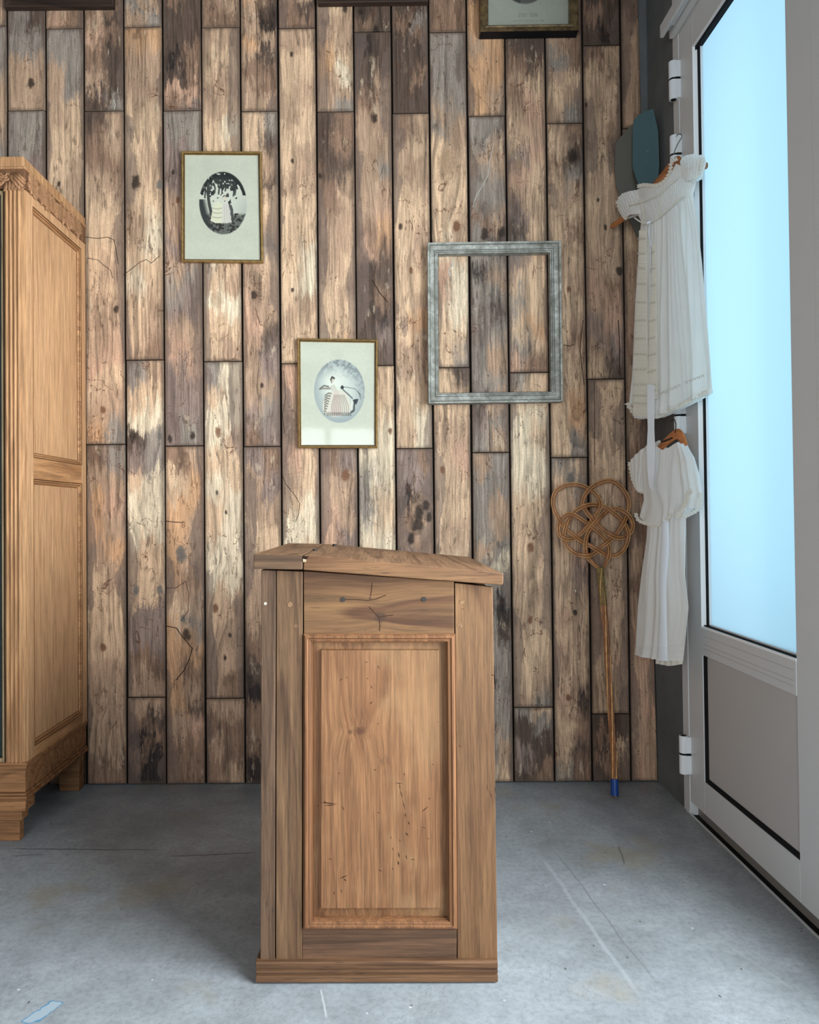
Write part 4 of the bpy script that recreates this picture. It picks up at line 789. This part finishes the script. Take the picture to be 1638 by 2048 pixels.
# ================================================================== CORNER MIRROR
t = NT('aged_mirror_reflection'); o = t.obj(); n = t.noise(o, 60, 4, .7)
cm = t.mix(t.m('MULTIPLY', t.sm(n, .62, .70), t.sm(t.noise(o, 12, 2), .5, .6)), lin((88, 116, 122)), lin((176, 186, 186)))
M_mir = t.fin(cm, .16, .5, .35)  # teal base colour stands for the bright door's reflection; pale specks are ageing
t = NT('mirror_brown_reflection'); M_mir2 = t.fin(lin((98, 94, 86)), .2, .5, .35)  # dim brown reflection painted into the pane's base colour
M_edge = plain('glass_edge', (120, 140, 138), .2, .6)
def pane(poly, p0, n_, mat, parent):
    pts = [atp(x, y, p0, n_) for x, y in poly]; pts2 = [v for v in pts]
    return MB().prism(pts2, -n_.normalized()*.004).build('mirror_glass', mat, parent, bevel=.0015)
pA = aty(1229, 340, D-.02); pA2 = aty(1330, 340, D-.07); dA = (pA2-pA); nA = Vector((dA.y, -dA.x, 0)).normalized()
pB = aty(1265, 340, D-.075); pB2 = aty(1318, 340, D-.16); dB = (pB2-pB); nB = Vector((dB.y, -dB.x, 0)).normalized()
if nA.y > 0: nA = -nA
if nB.y > 0: nB = -nB
mr = empty('mirror', (pB.x, D-.06, aty(1280, 480, D-.06).z), 'frameless cut-corner mirror of two dim teal panes in the corner behind the upper dress', 'mirror')
pane([(1230, 286), (1229, 340), (1232, 372), (1243, 402), (1278, 484), (1306, 484), (1312, 420), (1312, 250), (1298, 232), (1262, 250)], pA, nA, M_mir2, mr)
pane([(1267, 240), (1265, 262), (1265, 335), (1272, 358), (1283, 386), (1300, 400), (1314, 380), (1318, 330), (1316, 262), (1306, 217), (1290, 222), (1276, 230)], pB, nB, M_mir, mr)
# ================================================================== CARPET BEATER
yb_ = atz(1228, 1596, 0).y
BL_ = aty(1228, 1596, yb_); BH = aty(1190, 960, D-.022); dv = BH-BL_
bn = dv.cross(Vector((1, 0, 0))).normalized()
if bn.y > 0: bn = -bn
bp = lambda x, y: atp(x, y, BL_, bn)
def caneM(name, c1, c2, seed):
    t = NT(name); n = t.noise(t.obj((seed, 0, 0)), 40, 4, .6); c = t.ramp(n, [(.3, lin(c2)), (.65, lin(c1))]); return t.fin(c, .38, .45)
M_cane = caneM('golden_cane', (204, 150, 92), (156, 102, 56), 1); M_cane2 = caneM('dark_cane', (150, 92, 54), (96, 56, 34), 2)
bt = empty('carpet_beater', (BL_.x, BL_.y, 0), 'woven cane carpet beater with looped head leaning head-up against the planks', 'carpet beater')
pth = [(835,1350),(870,1270),(892,1200),(900,1090),(870,1010),(800,930),(700,850),(560,740),(430,668),(350,662),(275,730),(240,850),(272,950),(380,985),(500,930),(600,830),(700,700),(765,600),(780,500),(720,380),(600,300),(450,262),(285,295),(195,370),(165,480),(190,620),(270,760),(400,900),(500,980),(640,1060),(780,1140),(880,1190),(1000,1190),(1100,1110),(1150,960),(1130,820),(1060,720),(960,640),(850,560),(720,530),(580,550),(460,620),(370,730),(325,850),(320,1000),(370,1100),(460,1170),(600,1200),(700,1170),(790,1090),(870,1030),(980,930),(1060,820),(1130,680),(1160,540),(1140,420),(1050,290),(930,215),(800,235),(670,305),(590,400),(560,510),(600,610),(700,740),(820,850),(930,930),(1050,965),(1160,920),(1210,830),(1195,730),(1120,640),(1020,590),(900,600),(800,680),(700,800),(630,900),(595,1000),(595,1110),(620,1210),(690,1300),(765,1360)]
P2 = [(1080+x/6.605, 930+y/6.605) for x, y in pth]
def cat(P, k):
    out = []; n = len(P)
    for i in range(n-1):
        p0, p1, p2, p3 = P[max(i-1, 0)], P[i], P[i+1], P[min(i+2, n-1)]
        for j in range(k):
            t_ = j/k; out.append(tuple(.5*((2*b)+(-a+c)*t_+(2*a-5*b+4*c-d)*t_*t_+(-a+3*b-3*c+d)*t_**3) for a, b, c, d in zip(p0, p1, p2, p3)))
    out.append(P[-1]); return out
fp = cat(P2, 6); nf = len(fp)
cr = []
for i in range(nf-1):
    for j in range(i+8, nf-1):
        (ax, ay), (bx_, by), (cx_, cy_), (dx, dy) = fp[i], fp[i+1], fp[j], fp[j+1]
        den = (bx_-ax)*(dy-cy_)-(by-ay)*(dx-cx_)
        if abs(den) < 1e-9: continue
        s_ = ((cx_-ax)*(dy-cy_)-(cy_-ay)*(dx-cx_))/den; u_ = ((cx_-ax)*(by-ay)-(cy_-ay)*(bx_-ax))/den
        if 0 <= s_ < 1 and 0 <= u_ < 1: cr.append((i, len(cr))); cr.append((j, cr[-1][1]))
cr.sort(); hts = [0.0]*nf; done = {}
for k, (i, cid) in enumerate(cr):
    sgn = 1 if k % 2 == 0 else -1
    if cid in done: sgn = -done[cid]
    done[cid] = sgn
    for w_ in range(-8, 9):
        if 0 <= i+w_ < nf: hts[i+w_] += sgn*.0042*math.exp(-(w_/3.2)**2)
head = {}
for s_ in range(4):
    pts = []
    for i, (x, y) in enumerate(fp):
        a = fp[max(i-1, 0)]; b = fp[min(i+1, nf-1)]; tx, ty = b[0]-a[0], b[1]-a[1]; L_ = math.hypot(tx, ty)+1e-9
        off = (s_-1.5)*2.35*(1 if 6 < i < nf-7 else .7); pts.append(bp(x-ty/L_*off, y+tx/L_*off)+bn*(hts[i]+.010+.0005*math.sin(i*.35+s_*2)))
    MB().tube(pts, .0020, 7).build('cane_loop', M_cane if s_ % 2 else M_cane2, bt, smooth=True)
hnd = [(1199, 1137), (1201, 1170), (1206, 1215), (1213, 1300), (1220, 1420), (1226, 1520), (1228, 1592)]
hp_ = cat(hnd, 10); L_ = len(hp_)
for s_ in range(7):
    pts = []
    for i, (x, y) in enumerate(hp_):
        c = bp(x, y)+bn*.009; a = s_*2*PI/6+i*.11; rr = (.0080 if s_ < 6 else 0)*(1 if i < L_*.8 else .85); pts.append(c+Vector((math.cos(a)*rr, 0, 0))+bn*math.sin(a)*rr)
    MB().tube(pts, .0040, 7).build('handle_cane', M_cane if s_ % 2 else M_cane2, bt, smooth=True)
M_bind = caneM('olive_binding', (132, 128, 66), (84, 82, 38), 3)
bi = MB()
N_ = 560; pts = []
for i in range(N_):
    f_ = i/(N_-1); y = 1136+f_*76; x = 1199+(1206-1199)*f_; c = bp(x, y)+bn*.009; a = f_*2*PI*19; rr = .0135-.0015*f_; pts.append(c+Vector((math.cos(a)*rr, 0, 0))+bn*math.sin(a)*rr*.8)
bi.tube(pts, .0021, 6); bi.build('binding', M_bind, bt, smooth=True)
tp = MB(); tp.tube([bp(x, y)+bn*.009 for x, y in ((1227.3, 1556), (1227.6, 1570), (1228, 1590))], [.0132, .0138, .0138], 14)
tp.build('blue_tape', plain('blue_tape_plastic', (22, 62, 128), .4, .4), bt, smooth=False, bevel=.001)
# ================================================================== CLOTHES ON THE DOOR
def clothM(name, c, tl=.35, stripes=0, dens=0):
    t = NT(name); o = t.obj(); n = t.noise(o, 900, 2, .5); n2 = t.noise(o, 12, 3)
    col = t.mix(n2, lin(c), lin(tuple(min(255, x*1.03) for x in c)))
    df = t.n('ShaderNodeBsdfDiffuse', Color=col, Roughness=.3); tr = t.n('ShaderNodeBsdfTranslucent', Color=col)
    bp_ = t.n('ShaderNodeBump', Height=n, Strength=.12, Distance=.0006); t.L.new(bp_.outputs[0], df.inputs['Normal'])
    t.L.new(t.n('ShaderNodeMixShader', i0=tl, i1=df.outputs[0], i2=tr.outputs[0]).outputs[0], t.out.inputs[0]); return t.mat
M_cot = clothM('white_cotton', (244, 243, 240), .45); M_cot2 = clothM('ivory_lace_cotton', (240, 236, 226), .4); M_rib = clothM('satin_ribbon', (238, 242, 248), .25); M_lin = clothM('soft_white_lawn', (240, 238, 235), .4)
M_shadow = clothM('lace_shadow_thread', (204, 200, 188), .3)
GA = aty(1222, 455, 2.885); GB = aty(1412, 325, 2.36)
gd = Vector((GB.x-GA.x, GB.y-GA.y, 0)).normalized(); gn = Vector((gd.y, -gd.x, 0)).normalized()
if gn.x > 0: gn = -gn                           # faces the room
def gp(x, y, off=0): return atp(x, y, GA, gn)+gn*off
def rowpt(row, u):
    n = len(row)-1; 
    # arc by x
    ds = [0]
    for a, b in zip(row, row[1:]): ds.append(ds[-1]+math.hypot(b[0]-a[0], b[1]-a[1]))
    t_ = u*ds[-1]
    for k in range(n):
        if t_ <= ds[k+1]+1e-9:
            f_ = (t_-ds[k])/max(1e-9, ds[k+1]-ds[k]); return (row[k][0]+(row[k+1][0]-row[k][0])*f_, row[k][1]+(row[k+1][1]-row[k][1])*f_)
    return row[-1]
def garment(name, rows, nu, nv, th, fn, mat, parent, off=0, back=True, tb=.012):
    """rows of pixel polylines on the hanging plane; fn(u,v)->extra offset towards the room"""
    g = []; K = len(rows)-1
    for j in range(nv+1):
        v = j/nv; k = min(int(v*K), K-1); f_ = v*K-k; r = []
        us = [i/nu for i in range(nu+1)]
        front = []; bk = []
        for u in us:
            a = rowpt(rows[k], u); b = rowpt(rows[k+1], u); x, y = a[0]+(b[0]-a[0])*f_, a[1]+(b[1]-a[1])*f_
            e = math.sqrt(max(0, math.sin(PI*u))); d_ = fn(u, v) if fn else 0
            front.append(gp(x, y, off+th*e+d_*min(1, e*2.2))); bk.append(gp(x, y, off-tb*e))
        g.append(front+(bk[::-1][1:-1] if back else []))
    return MB().grid(g, close=back).build(name, mat, parent, smooth=True, fixn=False)
# upper hanger
hg = empty('coat_hanger', gp(1352, 310), 'brown wooden coat hanger hooked on the upper door hinge, holding the longer dress', 'coat hanger')
M_hang = wood('hanger_wood', (186, 120, 70), (142, 82, 44), 'y', 50, figure=.4, pore=.1, rough=.35, spec=.5); M_hang2 = wood('hanger_orange', (206, 130, 74), (170, 98, 52), 'y', 51, figure=.3, pore=.1, rough=.35, spec=.5)
def hanger(root, pts, rad, mat):
    MB().tube([gp(x, y, -.003) for x, y in cat(pts, 6)], [(r, .0065) for r in np.interp(np.linspace(0, 1, (len(pts)-1)*6+1), [0, .5, 1], rad)], 12, flat=EZ).build('hanger_arms', mat, root, smooth=True)
hanger(hg, [(1222, 453), (1245, 436), (1283, 402), (1318, 361), (1347, 328), (1358, 327), (1372, 332), (1392, 337), (1411, 331)], (.010, .022, .010), M_hang)
hk = [(1349, 310), (1353, 298), (1360, 284), (1366, 274), (1363, 268.5), (1357, 270), (1355, 274)]
MB().tube([gp(x, y, .004+.012*i/len(hk)) for i, (x, y) in enumerate(cat(hk, 4)) for _ in (0,)] if False else [gp(x, y, .004) for x, y in cat(hk, 4)], .0016, 6).build('hook', plain('steel_wire', (120, 118, 114), .35, .5, .8), hg, smooth=True)
# upper dress
dr1 = empty('dress', gp(1320, 835), 'long white lace-strip dress with hanging ribbon, upper of two on the door', 'dress')
def nz(x, y, s=0): return mnoise.noise(Vector((x, y, s)))
skr = [[(1284, 436), (1300, 446), (1318, 444), (1350, 420), (1387, 388)], [(1281, 470), (1318, 480), (1393, 430)], [(1274, 560), (1318, 568), (1404, 525)], [(1268, 660), (1315, 668), (1413, 630)],
       [(1264, 750), (1312, 770), (1420, 718)], [(1262, 800), (1285, 830), (1320, 828), (1345, 815), (1424, 772)], [(1264, 808), (1286, 837), (1322, 835), (1347, 824), (1426, 786)]]
def f_sk(u, v):
    a = .0035+.010*v; p = math.sin(u*2*PI*5+nz(u*4, v*1.2)*6)*a*(.5+abs(nz(u*3, v, 11))*1.6)+math.sin(u*2*PI*21+nz(u*5, v*1.5, 3)*4)*.0022*(1.3-v)+nz(u*7, v*2.5, 7)*.009
    if .78 < v < .97: p += .0011*math.sin(v*2*PI*72)
    if v > .965: p += .004*math.sin(u*2*PI*46)
    return p
garment('skirt', skr, 150, 260, .020, f_sk, M_cot, dr1)
bod = [[(1262, 392), (1288, 376), (1302, 372), (1328, 372), (1352, 352), (1362, 328), (1378, 336), (1398, 346)], [(1266, 412), (1300, 402), (1342, 386), (1372, 368), (1394, 364)], [(1284, 440), (1300, 449), (1318, 447), (1350, 423), (1388, 390)]]
def f_bo(u, v):
    p = .004*nz(u*9, v*4)+.0016*math.sin(u*2*PI*30)*(1 if v > .35 else .3)
    p += .0022*math.exp(-((v-.42)/.03)**2)+.0026*math.exp(-((v-.97)/.03)**2)+.002*math.exp(-((v-.72)/.02)**2); return p
garment('bodice', bod, 110, 60, .020, f_bo, M_cot, dr1, off=.003)
def ruff(name, pts, wid, n=80, amp=.004, freq=18, off=.02, mat=None, parent=None, nrm=None):
    c = cat(pts, 8); m = len(c); rows = []
    for i, (x, y) in enumerate(c):
        a = c[max(i-1, 0)]; b = c[min(i+1, m-1)]; tx, ty = b[0]-a[0], b[1]-a[1]; l = math.hypot(tx, ty)+1e-9; r = []
        for k in range(5):
            w_ = (k/4-.5)*wid; r.append(gp(x-ty/l*w_, y+tx/l*w_, off+amp*math.sin(i*freq/m*2*PI+k*.4)*abs(k-2)/2))
        rows.append(r)
    return MB().grid(rows).build(name, mat or M_cot2, parent, smooth=True, fixn=False)
# sleeves
def f_sl(u, v): return .004*nz(u*6, v*6, 4)+.0022*math.sin(u*2*PI*9)
garment('sleeve', [[(1239, 404), (1256, 388), (1279, 380)], [(1243, 416), (1262, 402), (1288, 396)], [(1247, 427), (1268, 418), (1292, 414)], [(1256, 438), (1275, 430), (1296, 428)]], 40, 30, .018, f_sl, M_cot, dr1, off=.006)
garment('sleeve', [[(1366, 322), (1384, 312), (1400, 309), (1412, 314)], [(1366, 334), (1386, 326), (1404, 322), (1415, 326)], [(1370, 352), (1390, 340), (1410, 336), (1413, 334)], [(1378, 366), (1392, 362), (1402, 358), (1406, 352)]], 40, 30, .018, f_sl, M_cot, dr1, off=.006)
ruff('sleeve_frill', [(1241, 402), (1246, 418), (1252, 430), (1260, 439)], 7, parent=dr1, off=.014, freq=9)
ruff('sleeve_frill', [(1414, 318), (1410, 338), (1403, 354), (1392, 364)], 7, parent=dr1, off=.016, freq=9)
ruff('neck_frill', [(1288, 374), (1302, 371), (1326, 372), (1344, 362), (1354, 344), (1357, 326), (1368, 319)], 7, parent=dr1, off=.026, freq=16)
# neck edging, smocking band cords
def cord(name, pts, r, off, mat, parent):
    return MB().tube([gp(x, y, off) for x, y in cat(pts, 6)], r, 6).build(name, mat, parent, smooth=True)
cord('waist_cord', [(1284, 437), (1300, 447), (1314, 447), (1335, 436), (1362, 412), (1386, 391)], .0026, .030, M_cot2, dr1)
cord('bodice_cord', [(1272, 412), (1300, 404), (1330, 392), (1352, 374), (1372, 356)], .0022, .028, M_cot2, dr1)
cord('bodice_cord', [(1296, 400), (1300, 420), (1303, 440)], .0018, .028, M_cot2, dr1)
cord('bodice_cord', [(1340, 376), (1337, 400), (1334, 430)], .0018, .028, M_cot2, dr1)
MB().tube([gp(1312, 444, .034), gp(1315, 448, .036), gp(1319, 444, .034)], [.004, .006, .003], 8).build('waist_knot', M_rib, dr1, smooth=True)
for k in range(2): cord('tie', [(1316, 448), (1315-k*2, 470), (1317+k*4, 500), (1316+k*9, 545)], .0014, .031, M_rib, dr1)
# vertical lace strips with tucks
def strip(rows_, parent, base, seedv):
    def f_(u, v): return .0009*math.sin(v*2*PI*62)+.0035*nz(v*9, seedv)
    o_ = garment('lace_strip', rows_, 14, 300, .001, f_, M_cot2, parent, off=base, back=False)
    ys0, ys1 = rows_[0][0][1], rows_[-1][0][1]; lc = MB(); k = 0; y = ys0+14
    while y < ys1-20:
        v = (y-ys0)/(ys1-ys0)*(len(rows_)-1); i = min(int(v), len(rows_)-2); f2 = v-i
        a = [rows_[i][0][j]+(rows_[i+1][0][j]-rows_[i][0][j])*f2 for j in (0, 1)]; b = [rows_[i][-1][j]+(rows_[i+1][-1][j]-rows_[i][-1][j])*f2 for j in (0, 1)]
        for m_ in range(6):
            fa, fb = m_/6+.03, m_/6+.12
            pa = [a[j]+(b[j]-a[j])*fa for j in (0, 1)]; pb_ = [a[j]+(b[j]-a[j])*fb for j in (0, 1)]
            A_, B_ = gp(pa[0], pa[1], base+.0062), gp(pb_[0], pb_[1], base+.0062); A2, B2 = gp(pa[0], pa[1]+4, base+.0062), gp(pb_[0], pb_[1]+4, base+.0062)
            lc.add([A_, B_, B2, A2], [(0, 1, 2, 3)])
        y += 28
    lo = lc.build('lace_holes', M_shadow, o_, fixn=False); lo.location = (0, 0, 0); lo['kind'] = 'stuff'
strip([[(1294, 462), (1311, 462)], [(1292, 560), (1311, 560)], [(1286, 680), (1312, 680)], [(1283, 780), (1313, 780)], [(1282, 832), (1313, 834)]], dr1, .032, 2)
strip([[(1322, 490), (1330, 486)], [(1320, 580), (1332, 578)], [(1315, 680), (1332, 674)], [(1314, 770), (1333, 765)], [(1314, 800), (1334, 798)]], dr1, .034, 5)
# hem lace row and ribbon
ruff('hem_frill', [(1262, 806), (1276, 826), (1286, 834), (1304, 833), (1322, 833), (1334, 828), (1348, 820), (1368, 812), (1390, 800), (1408, 792), (1426, 782)], 9, parent=dr1, off=.016, amp=.005, freq=26)
ls = MB()
for i in range(24):
    x = 1336+i*3.55; y = 786-i*1.62+(1 if i % 2 else 0); e = .030-.014*(i/24.)**2
    if i in (12, 13): continue
    a = [gp(x, y, e+.004), gp(x+1.7, y-.6, e+.004), gp(x+1.9, y+4, e+.004), gp(x+.3, y+4.4, e+.004)]; ls.add(a, [(0, 1, 2, 3)])
ls.build('hem_lace_holes', M_shadow, dr1, fixn=False)['kind'] = 'stuff'
rb = []
for (x0, x1, y) in ((1316, 1330, 770), (1314, 1330, 830), (1314.5, 1331, 858), (1315, 1330, 900), (1315.5, 1329.5, 940), (1317, 1329, 972), (1324, 1328.5, 984), (1326, 1328, 992)):
    rb.append([gp(x0+(x1-x0)*k/4, y, .040+.003*math.sin(y*.05+k*.7)) for k in range(5)])
MB().grid(rb).build('ribbon', M_rib, dr1, smooth=True, fixn=False)
# lower hanger and lower dress
hg2 = empty('coat_hanger', gp(1352, 850), 'orange-brown wooden coat hanger under the lower hinge, holding the caped dress', 'coat hanger')
hanger(hg2, [(1284, 934), (1302, 914), (1322, 892), (1342, 874), (1354, 868), (1362, 876), (1368, 892), (1374, 912), (1380, 930)], (.010, .018, .010), M_hang2)
MB().tube([gp(x, y, .004) for x, y in cat([(1352, 866), (1354, 850), (1350, 838), (1345, 842)], 4)], .0016, 6).build('hook', M_nail, hg2, smooth=True)
MB().tube([gp(x, y, .006) for x, y in ((1326, 884), (1338, 880), (1347, 876))], .003, 8).build('cross_bar', M_nail, hg2)
dr2 = empty('dress', gp(1320, 1325), 'white dress with scalloped cape hanging below the longer lace-strip dress', 'dress')
def f_s2(u, v):
    p = (.003+.006*v)*math.sin(u*2*PI*2.6+nz(u*2, v, 9)*4)+.0010*math.sin(u*2*PI*11+nz(u*4, v*1.5, 8)*6)*(1.1-v)+.007*nz(u*4, v*2, 2)
    if .82 < v < .965: p += .0013*math.sin(v*2*PI*50)
    return p
garment('skirt', [[(1297, 1020), (1372, 1015)], [(1293, 1080), (1371, 1075)], [(1283, 1150), (1370, 1150)], [(1276, 1215), (1377, 1215)], [(1272, 1290), (1370, 1285)], [(1270, 1308), (1310, 1317), (1366, 1322)]], 110, 220, .018, f_s2, M_lin, dr2)
garment('underskirt', [[(1312, 1200), (1368, 1200)], [(1310, 1270), (1364, 1270)], [(1309, 1327), (1340, 1332), (1363, 1328)]], 40, 40, .006, lambda u, v: .002*math.sin(u*30), M_cot2, dr2, off=-.004, tb=.004)
garment('front_pleat', [[(1337, 1040), (1349, 1040)], [(1334, 1090), (1350, 1088)], [(1331, 1160), (1345, 1160)], [(1332, 1230), (1345, 1230)], [(1328, 1290), (1346, 1290)], [(1326, 1320), (1347, 1321)]], 16, 200, .008, lambda u, v: (.0011*math.sin(v*2*PI*50) if v > .82 else 0), M_rib, dr2, off=.022, back=False)
def f_c2(u, v): return .0030*math.sin(u*2*PI*4+nz(u*3, v*2, 5)*6)*(.4+.6*v)+.0008*math.sin(u*2*PI*23+nz(u*9, v*3, 6)*5)*(1-v)+.005*nz(u*4, v*3, 1)
garment('cape', [[(1308, 886), (1318, 880), (1330, 895), (1340, 900), (1352, 894), (1362, 886), (1370, 887)], [(1288, 910), (1320, 915), (1350, 915), (1378, 905)], [(1288, 955), (1340, 960), (1376, 955)], [(1293, 1000), (1335, 1005), (1374, 1000)], [(1284, 1030), (1300, 1046), (1330, 1050), (1352, 1036), (1360, 1028), (1374, 1036)]], 100, 90, .022, f_c2, M_lin, dr2, off=.006)
garment('sleeve', [[(1263, 922), (1285, 903), (1308, 884)], [(1266, 940), (1286, 935), (1300, 925)], [(1270, 960), (1284, 960), (1292, 955)], [(1278, 980), (1286, 983), (1294, 983)]], 30, 40, .010, lambda u, v: .002*math.sin(u*25), M_lin, dr2, off=.004)
garment('sleeve', [[(1362, 888), (1370, 884), (1376, 892)], [(1364, 920), (1378, 912), (1392, 915)], [(1368, 955), (1384, 950), (1402, 948)], [(1371, 990), (1388, 985), (1408, 985)], [(1372, 1030), (1386, 1018), (1407, 1014)]], 40, 60, .018, lambda u, v: .003*math.sin(u*18+v*3)+.003*nz(u*5, v*5), M_lin, dr2, off=.008)
ruff('cape_frill', [(1284, 1026), (1290, 1040), (1306, 1047), (1326, 1050), (1342, 1046), (1352, 1034), (1358, 1028)], 7, parent=dr2, off=.026, freq=14, amp=.003)
ruff('sleeve_frill', [(1264, 924), (1268, 944), (1273, 964), (1282, 980), (1295, 984)], 8, parent=dr2, off=.010, freq=12, amp=.003)
ruff('sleeve_frill', [(1370, 1034), (1382, 1018), (1390, 1000), (1396, 985), (1402, 982)], 9, parent=dr2, off=.032, freq=12, amp=.004)
ruff('sleeve_frill', [(1370, 1036), (1388, 1028), (1404, 1018), (1409, 1004), (1409, 985)], 8, parent=dr2, off=.014, freq=12, amp=.004)
